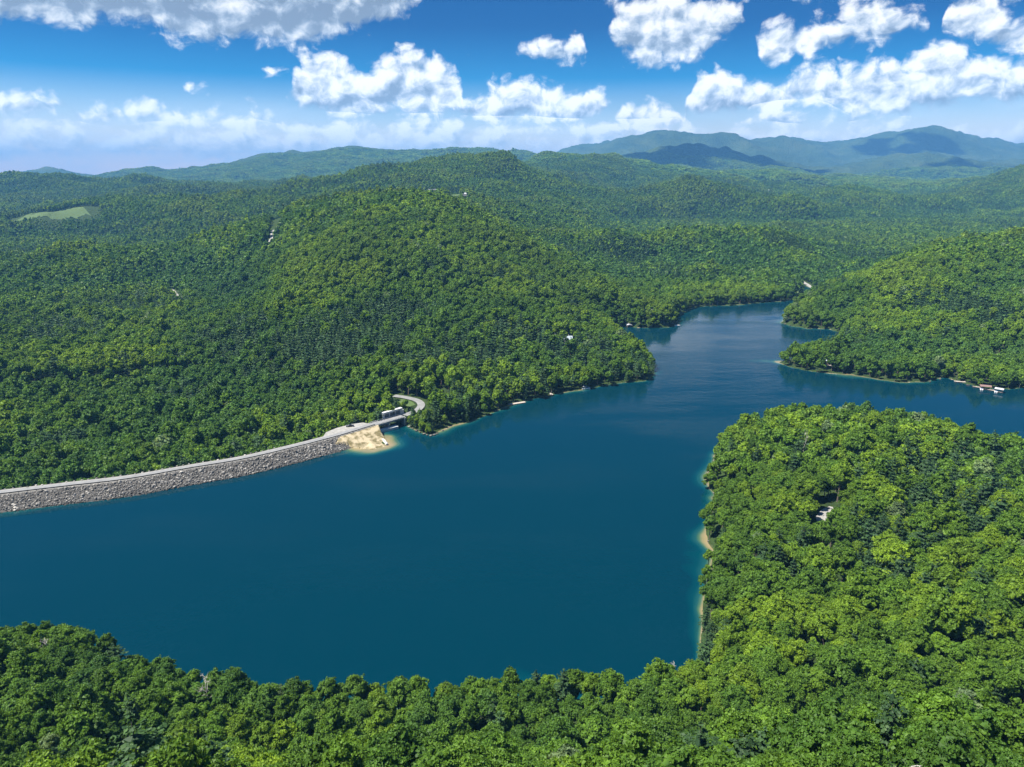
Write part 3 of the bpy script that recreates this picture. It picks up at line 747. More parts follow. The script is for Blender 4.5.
for i, (r, h, w, p) in enumerate(PK):
    g = pine_crown(300+i, r, h, w, p, 44, .46); tg = straight_trunk(h)
    NEAR_P.append(g.mesh('crown', [M_leaf])); NEAR_PT.append(tg.mesh('trunk', [M_bark]))
    V_PN.append(add_proto(two_part('near_pine', g, tg)))
for i, (r, h, nl, fl) in enumerate(BK[:6]):
    g, L = broadleaf_crown(150+i, r, h, nl, 2000, .66, 1, fl, 11); V_MID.append(add_proto(two_part('mid_tree', g, trunk_geo(i, h, L, n=4))))
for i, (r, h, w, p) in enumerate(PK):
    V_PM.append(add_proto(two_part('mid_pine', pine_crown(350+i, r, h, w-3, p, 9, 1.15), straight_trunk(h))))
for i, (r, h, nl, fl) in enumerate(BK[:5]):
    g, L = broadleaf_crown(200+i, r, h, 7, 190, 1.9, 1, fl); V_FAR.append(add_proto(two_part('far_tree', g, None)))
for i, (r, h, w, p) in enumerate(PK[:2]):
    V_PF.append(add_proto(two_part('far_pine', pine_crown(380+i, r, h, 7, 5, 4, 2.0), None)))
for i in range(4):                                           # a knot of crowns for the slopes some km away
    rnd = np.random.default_rng(900+i); gg = Geo()
    for k in range(7):
        g, L = broadleaf_crown(920+i*10+k, 4.6, 16, 4, 40, 3.2, 1)
        off = np.array([rnd.normal()*7, rnd.normal()*7, rnd.normal()*1.5]); a = .2+.6*rnd.random()
        for V, lv in zip(g.V, g.lvV): pass
        base = gg.n
        gg.q += [q+base for q in g.q]; gg.t += [t+base for t in g.t]
        gg.V += [V+off for V in g.V]; gg.lvV += [np.clip(lv*.6+a*.5, 0, 1) for lv in g.lvV]; gg.n += g.n
    V_GROVE.append(add_proto(two_part('far_grove', gg, None)))

# clearings ------------------------------------------------------------
CLEAR = []            # (x0, y0, x1, y1, radius): no trees
LOW = []              # the same, but with low trees only
def clear_line(pts, r):
    for a, b in zip(pts[:-1], pts[1:]): CLEAR.append((a[0], a[1], b[0], b[1], r))
def clear_disc(p, r): CLEAR.append((p[0], p[1], p[0], p[1], r))
def view_gap(p, r, l):
    """open a gap towards the valley in front of a house"""
    n = np.array([-p[0], -p[1]]); n = n/np.linalg.norm(n); f = .95 if l >= 100 else .45; CLEAR.append((p[0], p[1], p[0]+n[0]*l*f, p[1]+n[1]*l*f, r*.8)); LOW.append((p[0], p[1], p[0]+n[0]*l, p[1]+n[1]*l, r))
def inside(x, y, L):
    m = np.zeros(np.shape(x), bool)
    for ax, ay, bx, by, r in L:
        ex, ey = bx-ax, by-ay; l2 = ex*ex+ey*ey+1e-9
        t = np.clip(((x-ax)*ex+(y-ay)*ey)/l2, 0, 1); m |= (x-ax-t*ex)**2+(y-ay-t*ey)**2 < r*r
    return m

PINE_SPOTS = [(930,490,34),(960,478,24),(905,565,26),(850,565,22),(880,540,22),(740,455,12),(703,600,10),(703,640,10),(699,620,8),(800,560,14),
              (330,345,50),(300,350,40),(390,310,50),(230,330,40),(370,330,40),(250,345,30),(60,440,18),(340,345,30),(850,335,40),(940,300,40),(990,310,40),
              (450,190,60),(430,188,60),(620,250,60),(870,255,80),(790,240,60),(150,300,60),(60,330,60),(440,360,25),(500,355,25),(520,330,25),(185,392,20)]
def plant():
    rng = np.random.default_rng(7)
    X, Y, SP = [], [], []
    def grid(y0, y1, sp):
        n = int((y1-y0)/(sp*.87)); 
        for j in range(n):
            y = y0+j*sp*.87; hw = y*.84+70
            x = np.arange(-hw, hw, sp)+(sp*.5 if j % 2 else 0)
            X.append(x+rng.normal(size=len(x))*sp*.24); Y.append(y+rng.normal(size=len(x))*sp*.24); SP.append(np.full(len(x), sp))
    grid(72, 1500, 6.9); grid(1500, 4300, 8.6); grid(4300, 7400, 21.)
    # bushes on the rocky bank at the right end of the bridge
    bx = np.array([hitz(405+27*rng.random(), 414+20*rng.random(), 3.)[:2] for _ in range(150)])
    rdist, _ = polydist(bx[:, 0], bx[:, 1], ROAD); bx = bx[(rdist > 4.2) & (project(np.c_[bx, np.full(len(bx), 3.)])[1] > 419)]; nb = len(bx)
    X.append(bx[:, 0]); Y.append(bx[:, 1]); SP.append(np.full(nb, 3.))
    x, y, sp = map(np.concatenate, (X, Y, SP)); bush = sp == 3.
    z, d = ground(x, y, True)
    dd, ds = polydist(x, y, DAM)
    ok = (d > -.9) & ~((dd < np.where(x > DAM[9][0]+2, 5., np.where(ds > 0, 9.5, 22)))) & ~(inside(x, y, CLEAR) & ~bush)
    ok &= ~((z > 330) & (rng.random(len(x)) < .0))
    x, y, z, d, sp, bush = x[ok], y[ok], z[ok], d[ok], sp[ok], bush[ok]
    n = len(x); dist = np.sqrt(x*x+y*y+(z-CAMZ)**2)
    # species
    pn = fbm(x/90., y/90., 51, 4)+.4*fbm(x/500., y/500., 52, 2)-.0
    pine = ((pn > np.where(dist > 450, .27, .38)) & (rng.random(n) < .45)) | (rng.random(n) < .03)
    for px, py, r in PINE_SPOTS:
        q = ray_ground(px, py, 12); pine |= (np.hypot(x-q[0], y-q[1]) < r*(1+.5*fbm(x/30., y/30., 77, 2))) & (rng.random(n) < (.72 if q[1] > 450 else .40))
    grove = sp > 20
    pine &= ~grove
    u = rng.random(n); sz = .74+.34*rng.random(n)+.42*(rng.random(n) < .16)*rng.random(n)
    sz = sz*(1+.12*fbm(x/60., y/60., 61, 2))
    low = inside(x, y, LOW); sz = np.where(low, sz*.5, sz)
    sz = np.where(d < 30, np.minimum(sz, 1.02), sz); sz = np.minimum(sz, 1.36)
    sz = np.where(d < 5, sz*(.5+.4*rng.random(n)), sz)
    sz = np.where(bush, .24+.26*rng.random(n), sz); sz = np.where(grove, 1.0+.4*rng.random(n), sz)
    # colour of each tree
    mid, lime, deep, blue, silver, pinec, olive = map(np.array, ((.084,.160,.016), (.150,.232,.015), (.050,.110,.016), (.050,.122,.034), (.135,.195,.085), (.044,.088,.030), (.105,.150,.026)))
    s1 = fbm(x/70., y/70., 71, 3)+1.0*(rng.random(n)-.5); s2 = fbm(x/300., y/300., 72, 3)+.5*(rng.random(n)-.5)
    hz = z-(ground(x+70, y)+ground(x-70, y)+ground(x, y+70)+ground(x, y-70))/4        # tints turn olive on ridges, darker and bluer in coves
    cv = np.clip(hz/7., -1, 1)*sstep(dist, 450, 900); s2 = s2+.55*cv; s1 = s1+.38*cv
    wl = sstep(s1, .05, .75)[:, None]; wd = sstep(-s1, .1, .75)[:, None]; wo = (sstep(s2, .15, .7)*sstep(dist, 500, 1300))[:, None]; wb = sstep(-s2, .1, .6)[:, None]
    c = mid+(lime-mid)*wl*.85; c = c+(deep-c)*wd*.8; c = c+(olive-c)*wo*.5; c = c+(blue-c)*wb*.5
    kind = np.where(pine, 'pine  ', np.where(wl[:, 0] > .45, 'lime', np.where(wd[:, 0] > .55, 'deep', 'mid')))
    sil = (rng.random(n) < .007) & ~pine
    c[sil] = silver; kind[sil] = 'silver'; kind = np.char.strip(kind)
    pc = pinec*(.8+.5*rng.random((n, 1))); c = np.where(pine[:, None], pc, c)
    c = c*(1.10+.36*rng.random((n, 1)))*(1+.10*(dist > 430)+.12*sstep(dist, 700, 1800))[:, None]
    def pick(lst, m): return np.array(lst)[rng.integers(0, len(lst), m)]
    vid = np.zeros(n, int)
    near = dist < 430; midm = (dist >= 430) & (dist < 1150); far = (dist >= 1150) & ~grove
    for msk, b, p in ((near, V_NEAR, V_PN), (midm, V_MID, V_PM), (far, V_FAR, V_PF)):
        k = msk & ~pine; vid[k] = pick(b, k.sum()); k = msk & pine; vid[k] = pick(p, k.sum())
    vid[grove] = pick(V_GROVE, grove.sum())
    rz = rng.random(n)*6.283
    scl = np.stack([sz*(.92+.16*rng.random(n)), sz*(.92+.16*rng.random(n)), sz*(.88+.26*rng.random(n))], 1)
    scl[grove, 2] = .8+.3*rng.random(grove.sum())
    rot = np.stack([rng.normal(size=n)*.05, rng.normal(size=n)*.05, rz], 1)
    return dict(x=x, y=y, z=z, vid=vid, rot=rot, scl=scl, tint=c, kind=kind, dist=dist, pine=pine, grove=grove, d=d)

def instancer(name, P, coll, vid, rot, scl, tint=None):
    me = bpy.data.meshes.new(name); me.vertices.add(len(P)); me.vertices.foreach_set('co', np.asarray(P, np.float32).ravel())
    a = me.attributes.new('vid', 'INT', 'POINT'); a.data.foreach_set('value', np.asarray(vid, np.int32))
    pattr(me, 'rot', rot); pattr(me, 'scl', scl)
    if tint is not None: pattr(me, 'tint', tint)
    o = link(name, me)
    ng = bpy.data.node_groups.new(name, 'GeometryNodeTree')
    ng.interface.new_socket('Geometry', in_out='INPUT', socket_type='NodeSocketGeometry'); ng.interface.new_socket('Geometry', in_out='OUTPUT', socket_type='NodeSocketGeometry')
    N = ng.nodes; gi = N.new('NodeGroupInput'); go = N.new('NodeGroupOutput')
    ci = N.new('GeometryNodeCollectionInfo'); ci.inputs['Collection'].default_value = coll; ci.inputs['Separate Children'].default_value = True; ci.inputs['Reset Children'].default_value = True
    ip = N.new('GeometryNodeInstanceOnPoints'); ip.inputs['Pick Instance'].default_value = True
    def na(nm, t):
        q = N.new('GeometryNodeInputNamedAttribute'); q.data_type = t; q.inputs['Name'].default_value = nm
        return next(s for s in q.outputs if s.enabled and s.name == 'Attribute')
    e2r = N.new('FunctionNodeEulerToRotation'); ng.links.new(na('rot', 'FLOAT_VECTOR'), e2r.inputs[0])
    ng.links.new(gi.outputs[0], ip.inputs['Points']); ng.links.new(ci.outputs[0], ip.inputs['Instance'])
    ng.links.new(na('vid', 'INT'), ip.inputs['Instance Index']); ng.links.new(e2r.outputs[0], ip.inputs['Rotation']); ng.links.new(na('scl', 'FLOAT_VECTOR'), ip.inputs['Scale'])
    ng.links.new(ip.outputs[0], go.inputs[0])
    md = o.modifiers.new('scatter', 'NODES'); md.node_group = ng
    return o
# ------------------------------------------------------------------ dam, road, spillway
def offset_line(line, off):
    """line moved OFF metres to its left (downstream for the dam)"""
    L = np.asarray(line, float); t = np.gradient(L[:, :2], axis=0); t /= np.linalg.norm(t, axis=1)[:, None]
    n = np.stack([-t[:, 1], t[:, 0]], 1); o = L.copy(); o[:, :2] += n*off; return o
def smooth_line(L, step):
    L = np.asarray(L, float); n = len(L); P = np.concatenate([[2*L[0]-L[1]], L, [2*L[-1]-L[-2]]]); out = []
    for i in range(n-1):
        p0, p1, p2, p3 = P[i:i+4]; k = max(2, int(np.linalg.norm(p2-p1)/step))
        for t in np.arange(k)/k:
            out.append(.5*((2*p1)+(-p0+p2)*t+(2*p0-5*p1+4*p2-p3)*t*t+(-p0+3*p1-3*p2+p3)*t**3))
    out.append(L[-1]); return np.array(out)
def ribbon(line, o0, o1, dz=0.):
    a, b = offset_line(line, o0), offset_line(line, o1); a[:, 2] += dz; b[:, 2] += dz
    V = np.concatenate([a, b]); n = len(a); i = np.arange(n-1)
    return V, np.stack([i, i+1, n+i+1, n+i], 1)
DAML = smooth_line(DAM[:9], 4.0)                # embankment, up to the bridge
def make_dam():
    root = empty('dam', tuple(DAML[len(DAML)//2]), label='long low rock embankment dam with a road on top along the left shore', cat='dam')
    prof = [(-13, -2.2), (-.9, 6.3), (-.3, 6.5), (7.6, 6.5), (8.6, 6.2), (38, -12)]
    rows = []
    for off, z in prof:
        q = offset_line(DAML, off); q[:, 2] = z; rows.append(q)
    n = len(DAML); V = np.concatenate(rows)
    rng = np.random.default_rng(3)
    i = np.arange(n-1); Fc = np.concatenate([np.stack([k*n+i, k*n+i+1, (k+1)*n+i+1, (k+1)*n+i], 1) for k in range(len(rows)-1)])[:, ::-1]
    e0 = [[k*n for k in range(len(rows))]]; e1 = [[k*n+n-1 for k in range(len(rows))][::-1]]
    c = np.array(root.location)
    link('embankment', np_mesh('embankment', V-c, [Fc, np.array(e0), np.array(e1)], [M_rubble]), root)
    gr = DAML.copy(); gr[:, 2] = 6.5
    V, Fc = ribbon(gr, .0, 7.4, .03)
    link('crest_gravel', np_mesh('crest_gravel', V-c, Fc, [M_gravel]), root)
make_dam()
def make_road():
    br = smooth_line(np.array([DAM[8], DAM[9]]), 2.)
    rd = offset_line(smooth_line(ROAD, 2.0), 0)
    full = DAML.copy(); full[:, 2] = 6.5
    V, Fc = ribbon(full, .9, 6.3, .07)
    n = len(rd)
    rd[:, 2] = 6.5+np.linspace(0, 1, n)**2*.5
    V2, F2 = ribbon(rd, -2.9, 2.9, .07)
    me = np_mesh('road', np.concatenate([V, V2]), np.concatenate([Fc, F2+len(V)]), [M_asphalt]); tag(link('road', me), kind='structure')
    # verge: cut grass and bare soil inside the bend
    P = [hitz(px, py, 6.5) for px, py in ((396,398.6),(404,399.4),(412,401.6),(415.5,404.5),(410,406.5),(402,405.5),(396,402.5))]
    mb = MB(); mb.poly([(p[0], p[1], 6.46) for p in P]); tag(mb.build('grass_verge', M_grass), kind='structure')
    P = [hitz(px, py, 6.5) for px, py in ((322,438.4),(326,432.4),(336,428.2),(350,424.4),(363,422.6),(371,424.0),(372,425.6),(356,430.6),(341,435))]
    mb = MB(); mb.prism([(p[0], p[1], -9.) for p in P], (0, 0, 15.56)); tag(mb.build('gravel_lot', M_gravel), kind='structure')
    CLEAR.append((P[2][0], P[2][1], P[5][0], P[5][1], 11))
    clear_line(ROAD, 4.8); clear_disc(hitz(404, 402.5, 6.5), 9); clear_disc(hitz(398, 403, 6.5), 5)
    for p in ROAD[2:10]: view_gap(p, 6.5, 22)
    q_ = hitz(415, 415.5, 6.); LOW.append((q_[0], q_[1], q_[0], q_[1], 13))
    a_, b_ = hitz(362, 441), hitz(385, 440); CLEAR.append((a_[0], a_[1], b_[0], b_[1], 16))
make_road()

def make_guardrail():
    L = smooth_line(offset_line(DAM[:9], .25), 4.2); L[:, 2] = 6.53
    root = empty('guardrail', tuple(L[len(L)//2]), label='dark low guardrail along the water side of the dam road', cat='guardrail')
    c = np.array(root.location)
    mb = MB()
    for a, b in zip(L[:-1], L[1:]):
        m_ = (a+b)/2-c; d = b-a
        mb.box((m_[0], m_[1], .62), (np.linalg.norm(d)+.02, .10, .62), math.atan2(d[1], d[0]))
    mb.build('rail', M_rail, root)
    pm = None
    for i, p in enumerate(L[::max(1, len(L)//95+1)]):
        if pm is None:
            o = MB().box((0, 0, .4), (.2, .2, .85), bev=.02).build('post', M_rail, root); pm = o
        else:
            o = pm.copy(); col.objects.link(o); o.parent = root
        q = p-c; o.location = (q[0], q[1], 0)
make_guardrail()

# rocks -----------------------------------------------------------------
rock_kinds = bpy.data.collections.new('rock_kinds'); ROCKS = []
def make_rock(seed):
    rnd = np.random.default_rng(seed); V, T_ = ico(2)
    V = V*[1, .6+.35*rnd.random(), .5+.3*rnd.random()]
    for k in range(9):                               # cut flat facets
        n = rnd.normal(size=3); n /= np.linalg.norm(n); dcut = .52+.25*rnd.random()
        h = V@n; V = V-np.maximum(h-dcut, 0)[:, None]*n
    V = V+rnd.normal(size=V.shape)*.02
    return V, T_
for i in range(6):
    V, T_ = make_rock(40+i); me = np_mesh('boulder', V*.6, T_, [M_rock_pale if i % 3 == 0 else M_rock]); ROCKS.append(me)
    rock_kinds.objects.link(bpy.data.objects.new('boulder_kind.%03d' % i, me))
def make_riprap():
    rng = np.random.default_rng(12); L = smooth_line(np.vstack([DAM[:7], (DAM[6]*.04+DAM[7]*.96)]), 1.0); N = len(L)
    k = 6500; s = rng.random(k)*(N-1); i0 = s.astype(int); f = s-i0; off = -rng.random(k)*12.0-.4
    base = L[i0]*(1-f)[:, None]+L[np.minimum(i0+1, N-1)]*f[:, None]
    t = L[np.minimum(i0+1, N-1)]-L[i0]; t = t[:, :2]/np.linalg.norm(t[:, :2], axis=1)[:, None]; n = np.stack([-t[:, 1], t[:, 0]], 1)
    P = base.copy(); P[:, :2] += n*off[:, None]; P[:, 2] = 6.3+(off+.9)*.70+.1
    size = .42+.7*rng.random(k)**1.8+1.2*(rng.random(k) < .10)*rng.random(k)
    P[:, 2] = np.minimum(P[:, 2], 6.3)
    ok = P[:, 2] > -.5; P, size = P[ok], size[ok]; k = len(P)
    rot = rng.normal(size=(k, 3))*[.4, .4, 3]
    vid = rng.integers(0, 6, k); px, py, dep = project(P)
    vis = (px > 2) & (px < W-2)
    order = np.argsort(-(size/dep)*vis)[:290]; m = np.zeros(k, bool); m[order] = True
    st = instancer('riprap', P[~m], rock_kinds, vid[~m], rot[~m], np.repeat(size[~m, None], 3, 1))
    tag(st, 'grey broken rock rubble facing the water side of the dam', 'rubble', kind='stuff')
    for j in order:
        o = link('rubble_block', ROCKS[vid[j]], None, P[j]); o.rotation_euler = rot[j]; o.scale = (size[j],)*3
        tag(o, 'big angular grey rock lying among smaller rubble on the dam face', 'rock', 'big rocks on the water face of the dam')
    # boulders set in a row along the outer edge of the crest
    Lc = smooth_line(offset_line(DAM[:7], 7.9), 3.6)
    for j, p in enumerate(Lc[:-1]):
        o = link('edge_boulder', ROCKS[rng.integers(0, 6)], None, (p[0]+rng.normal()*.3, p[1]+rng.normal()*.3, 6.62)); sc = .9+.6*rng.random()
        o.scale = (sc, sc, sc*.9); o.rotation_euler = (0, 0, rng.random()*6.3)
        tag(o, 'pale boulder in the row edging the forest side of the dam road', 'boulder', 'boulders edging the dam road')
make_riprap()

def make_beach():
    out = np.array([hitz(*p)[:2] for p in ((336,449.6),(342,448.4),(348,447.5),(358,448.2),(372,449.8),(384,446.8),(389.2,444),(386,440.2),(381.5,436.8),(379,432.4),(378.5,424.8),(360,429.5),(350,433.2),(346,437.5),(343,442))])
    x0, y0 = out.min(0); x1, y1 = out.max(0)
    gx, gy = np.meshgrid(np.arange(x0-1, x1+1, .55), np.arange(y0-1, y1+1, .55))
    d = np.full(gx.shape, 1e9); ins = np.zeros(gx.shape, bool)
    for (ax, ay), (bx, by) in zip(out, np.roll(out, -1, 0)):
        ex, ey = bx-ax, by-ay; t = np.clip(((gx-ax)*ex+(gy-ay)*ey)/(ex*ex+ey*ey), 0, 1)
        d = np.minimum(d, np.hypot(gx-ax-t*ex, gy-ay-t*ey)); c = (ay > gy) != (by > gy)
        ins ^= c & (gx < (bx-ax)*(gy-ay)/(by-ay+1e-12)+ax)
    d = np.where(ins, d, -d)
    dd, _ = polydist(gx, gy, DAM)
    z = np.where(d > 0, .05+np.minimum(d*.22, 1.5)+np.clip(d, 0, 3)*.28*fbm(gx/5., gy/5., 90, 4), d*.3-.05)
    z = np.maximum(z, np.where(d > 0, 6.75-dd*.37, -9))
    z = np.minimum(z, 6.42)
    nr, nc = gx.shape; i = np.arange(nr*nc).reshape(nr, nc)
    f = np.stack([i[:-1, :-1], i[:-1, 1:], i[1:, 1:], i[1:, :-1]], -1).reshape(-1, 4)
    f = f[(d.ravel() > -1.2)[f].all(1)]
    tag(link('beach', np_mesh('beach', np.stack([gx.ravel(), gy.ravel(), z.ravel()], 1), f, [M_sand], smooth=True)), kind='structure')
    rng = np.random.default_rng(5)
    for (px, py, ln, a, lab) in ((362.5,442.6,5.,.5,'dark waterlogged log lying on the sandy spit nearest the water'),(359,441.8,4,1.1,'short dark log lying on the sand left of the longer log'),(353,444.6,2.6,.2,'small dark log at the left end of the sandy spit')):
        p = hitz(px, py, 1.4); g = Geo()
        V, Q = limb_tube([(-ln/2,0,.2), (-ln/6,.25,.3), (ln/6,-.1,.28), (ln/2,.2,.45)], [.34,.3,.24,.12], 7); g.add(V, Q)
        V, Q = limb_tube([(ln/8,0,.3), (ln/4,.9,.9)], [.13,.04], 5); g.add(V, Q)
        o = link('driftwood_log', g.mesh('driftwood_log', [M_log]), None, (p[0], p[1], 1.3)); o.rotation_euler.z = a
        tag(o, lab, 'log', 'logs on the sandy spit')
make_beach()
def make_shore_rocks():
    rng = np.random.default_rng(77)
    spots = [(409,426.6),(412.5,428.6),(417,430.6),(420,432.4),(424,433.9),(427,434.8),(431,435.6),(434,435),(437,433.6),(443,430.4),(468,421.8),(472,420.6),(497,410.6),(541,397.4),(612,335.6),(785,324),(790,325.6),(930,381.8),(940,379.2),(957,381),(968,385),(974,386.6),(714,493),(709,541)]
    for j, (px, py) in enumerate(spots):
        p = hitz(px, py, .3); o = link('shore_rock', ROCKS[rng.integers(0, 6)], None, (p[0], p[1], .35)); sc = 1.6+1.6*rng.random(); o.scale = (sc, sc*.8, sc*.6); o.rotation_euler.z = rng.random()*6
        tag(o, 'pale rock at the waterline, %d percent across, %d percent down the photo' % (round(px/W*100), round(py/H*100)), 'rock', 'pale rocks along the lake shore')
make_shore_rocks()

A_, B_ = DAM[8], DAM[9]; BD = (B_-A_)[:2]; BL = float(np.linalg.norm(BD)); BD = BD/BL; BN = np.array([-BD[1], BD[0]]); BROT = math.atan2(BD[1], BD[0])
def make_bridge():
    root = empty('road_bridge', (A_[0], A_[1], 0), BROT, 'grey concrete road bridge crossing the spillway at the right end of the dam', 'bridge')
    w = 6.6
    MB().box((BL/2+.3, w/2, 6.05), (BL+1.2, w, .9), bev=.05).build('deck', M_conc, root)
    MB().box((BL/2+.3, w/2, 6.545), (BL+1.4, w-1.0, .07)).build('roadway', M_asphalt, root)
    for yy in (.16, w-.16):
        p = MB().box((BL/2+.3, yy, 7.3), (BL+1.2, .16, .14)).box((BL/2+.3, yy, 6.95), (BL+1.2, .1, .1)).build('railing', M_conc_w, root)
        mb = MB()
        for k in range(11): mb.box((BL*k/10+.2, yy, 6.85), (.18, .18, .8))
        mb.build('railing_posts', M_conc_w, p)
    mb = MB()
    for yy in (.9, 3.3, 5.7): mb.box((BL/2+.3, yy, 5.25), (BL+.6, .4, .72))
    mb.build('girders', M_conc, root)
    for xx in (BL*.48,): MB().box((xx, w/2, 2.2), (.8, w*.86, 5.4), bev=.08).build('pier', M_conc, root)
    for xx in (-.9, BL+1.2): MB().box((xx, w/2, 2.2), (1.6, w, 6.7), bev=.05).build('abutment', M_conc, root)
    MB().box((BL+.2, -.35, 3.3), (.55, .55, 7.6), bev=.04).build('gauge_post', M_conc_w, root)
    # gate house frame on the forest side of the deck
    g = empty('spillway_gate', (A_[0]+BN[0]*8.0+BD[0]*BL*.50, A_[1]+BN[1]*8.0+BD[1]*BL*.50, 4.6), BROT, 'white concrete spillway frame holding grey steel gates behind the bridge', 'spillway gate')
    ln = BL*.62
    MB().box((ln/2, 0, 6.0), (ln+1.8, 2.4, 1.3), bev=.05).build('beam', M_conc_w, g)
    for k in range(4): MB().box((ln*k/3, 0, .4), (1.7 if k in (0, 3) else .6, 1.5, 9.9), bev=.04).build('pillar', M_conc_w, g)
    for k in range(3):
        p = MB().box((ln*(k+.5)/3, .1, 2.0), (ln/3-.75, .25, 5.6)).build('gate_panel', M_gate, g)
        mb = MB()
        for q in range(4): mb.box((ln*(k+.5)/3, -.12, .2+q*1.25), (ln/3-.8, .2, .18))
        mb.build('stiffener', M_gate, p)
    MB().box((ln+1.5, .2, 2.2), (1.8, 1.6, 5.2), bev=.05).build('side_wall', M_conc_w, g)
    # low concrete walls in the approach channel
    def wall(name, pa, pb, width, top, lab):
        a, b = hitz(*pa, top), hitz(*pb, top); d = (b-a)[:2]; l = np.linalg.norm(d); r = math.atan2(d[1], d[0])
        o = MB().box((l/2, width/2, top/2-1), (l, width, top+2), bev=.06).build(name, M_conc_w); o.location = (a[0], a[1], 0); o.rotation_euler.z = r
        tag(o, lab, 'wall')
    wall('apron_wall', (374.5,432.0), (398.5,426.2), 4.2, 1.9, 'broad pale concrete wall standing in the water under the bridge')
    wall('training_wall', (387.8,443.2), (377,431.6), 1.3, 1.5, 'narrow pale concrete wall edging the right side of the sandy spit')
    b = hitz(399, 426, .5)
make_bridge()

# ------------------------------------------------------------------ truck
def make_truck():
    p = hitz(350, 426.6, 6.56); root = empty('parked_pickup', (p[0], p[1], 6.57), R(12), 'dark pickup truck parked on the pale gravel lot beside the dam road', 'pickup truck')
    out = [(-2.7,.55),(-2.7,1.05),(-.55,1.05),(-.5,1.1),(1.1,1.12),(2.5,1.0),(2.72,.85),(2.72,.5),(2.2,.42),(-2.2,.42)]
    MB().prism([(x, -.95, z) for x, z in out], (0, 1.9, 0)).build('body', M_paint, root)
    cab = [(-.55,1.06),(-.42,1.75),(.55,1.80),(1.2,1.12)]
    MB().prism([(x, -.82, z) for x, z in cab], (0, 1.64, 0)).build('cab', M_paint, root)
    MB().box((-1.65, 0, 1.07), (1.9, 1.55, .05)).build('cargo_bed', M_gate, root)
    MB().prism([(.66,-.76,1.74),(1.17,-.80,1.19),(1.17,.80,1.19),(.66,.76,1.74)], (.03, 0, .03)).build('windscreen', M_glass, root)
    for s in (-1, 1): MB().box((.2, s*.825, 1.45), (1.1, .03, .42)).build('side_window', M_glass, root)
    MB().box((-.49, 0, 1.46), (.03, 1.3, .4)).build('rear_window', M_glass, root)
    for sx in (-1.7, 1.75):
        for s in (-1, 1):
            w_ = MB().tube((sx, s*.72, .38), (sx, s*.97, .38), .38, n=20).build('wheel', M_tyre, root)
            MB().tube((sx, s*.96, .38), (sx, s*.985, .38), .22, n=14).build('rim', M_chrome, w_)
    for s in (-1, 1):
        MB().box((2.72, s*.72, .78), (.05, .32, .16)).build('headlight', M_chrome, root)
        MB().box((-2.71, s*.82, .85), (.05, .16, .3)).build('tail_light', M_lamp, root)
    MB().box((2.74, 0, .52), (.12, 1.85, .16)).build('front_bumper', M_chrome, root)
    MB().box((-2.76, 0, .52), (.12, 1.85, .16)).build('rear_bumper', M_chrome, root)
make_truck()

# ------------------------------------------------------------------ houses
def make_house(p, rz, L, D, hw, hr, wall, roof, label, name='lake_house', chimney=True, deck=True, gap=26):
    root = empty(name, (p[0], p[1], p[2]+.1), rz, label, 'house')
    MB().prism([(-L/2,-D/2,-2.5),(L/2,-D/2,-2.5),(L/2,-D/2,hw),(-L/2,-D/2,hw)], (0, D, 0)).build('walls', wall, root)
    MB().prism([(-L/2-.003,-D/2,hw),(-L/2-.003,D/2,hw),(-L/2-.003,0,hw+hr-.06)], (L+.006, 0, 0)).build('gable', wall, root)
    o = .6; sl = hr/(D/2); th = .22
    for s in (-1, 1):
        a = [(-L/2-o, s*(D/2+o), hw-o*sl), (-L/2-o, 0 if s < 0 else .01, hw+hr), (-L/2-o, 0 if s < 0 else .01, hw+hr+th), (-L/2-o, s*(D/2+o), hw-o*sl+th)]
        r_ = MB().prism(a, (L+2*o, 0, 0)).build('roof', roof, root)
    if chimney: MB().box((L*.22, D*.12, hw+hr+.2), (.9, .9, 2.2), bev=.04).build('chimney', M_conc, root)
    for k in range(3):
        for s in (-1, 1):
            if s < 0 and k == 1: continue
            x = (k-1)*L*.31
            w_ = MB().box((x, s*(D/2+.02), hw*.56), (1.7, .1, 1.5)).build('window', M_white, root)
            MB().box((x, s*(D/2+.08), hw*.56), (1.45, .04, 1.25)).build('pane', M_glass, w_)
    d_ = MB().box((0, -D/2-.03, 1.05), (1.1, .12, 2.1)).build('door', M_gate, root)
    MB().box((.4, -D/2-.12, 1.05), (.08, .08, .2)).build('handle', M_chrome, d_)
    if deck:
        k = MB().box((0, -D/2-1.9, -.12), (L*.8, 3.4, .2)).build('deck', M_wood, root)
        mb = MB()
        for x in np.linspace(-L*.38, L*.38, 5): mb.box((x, -D/2-3.5, -.9), (.16, .16, 3.6))
        mb.box((0, -D/2-3.5, .85), (L*.78, .08, .1)); mb.build('deck_railing', M_wood, k)
    clear_disc(p, max(L, D)*.62+1.5)
    view_gap(p, max(L, D)*.45+2, gap)
    return root
YMIN = [1620, 1620, 0, 0, 0, 2600, 0, 0, 0, 0, 0]
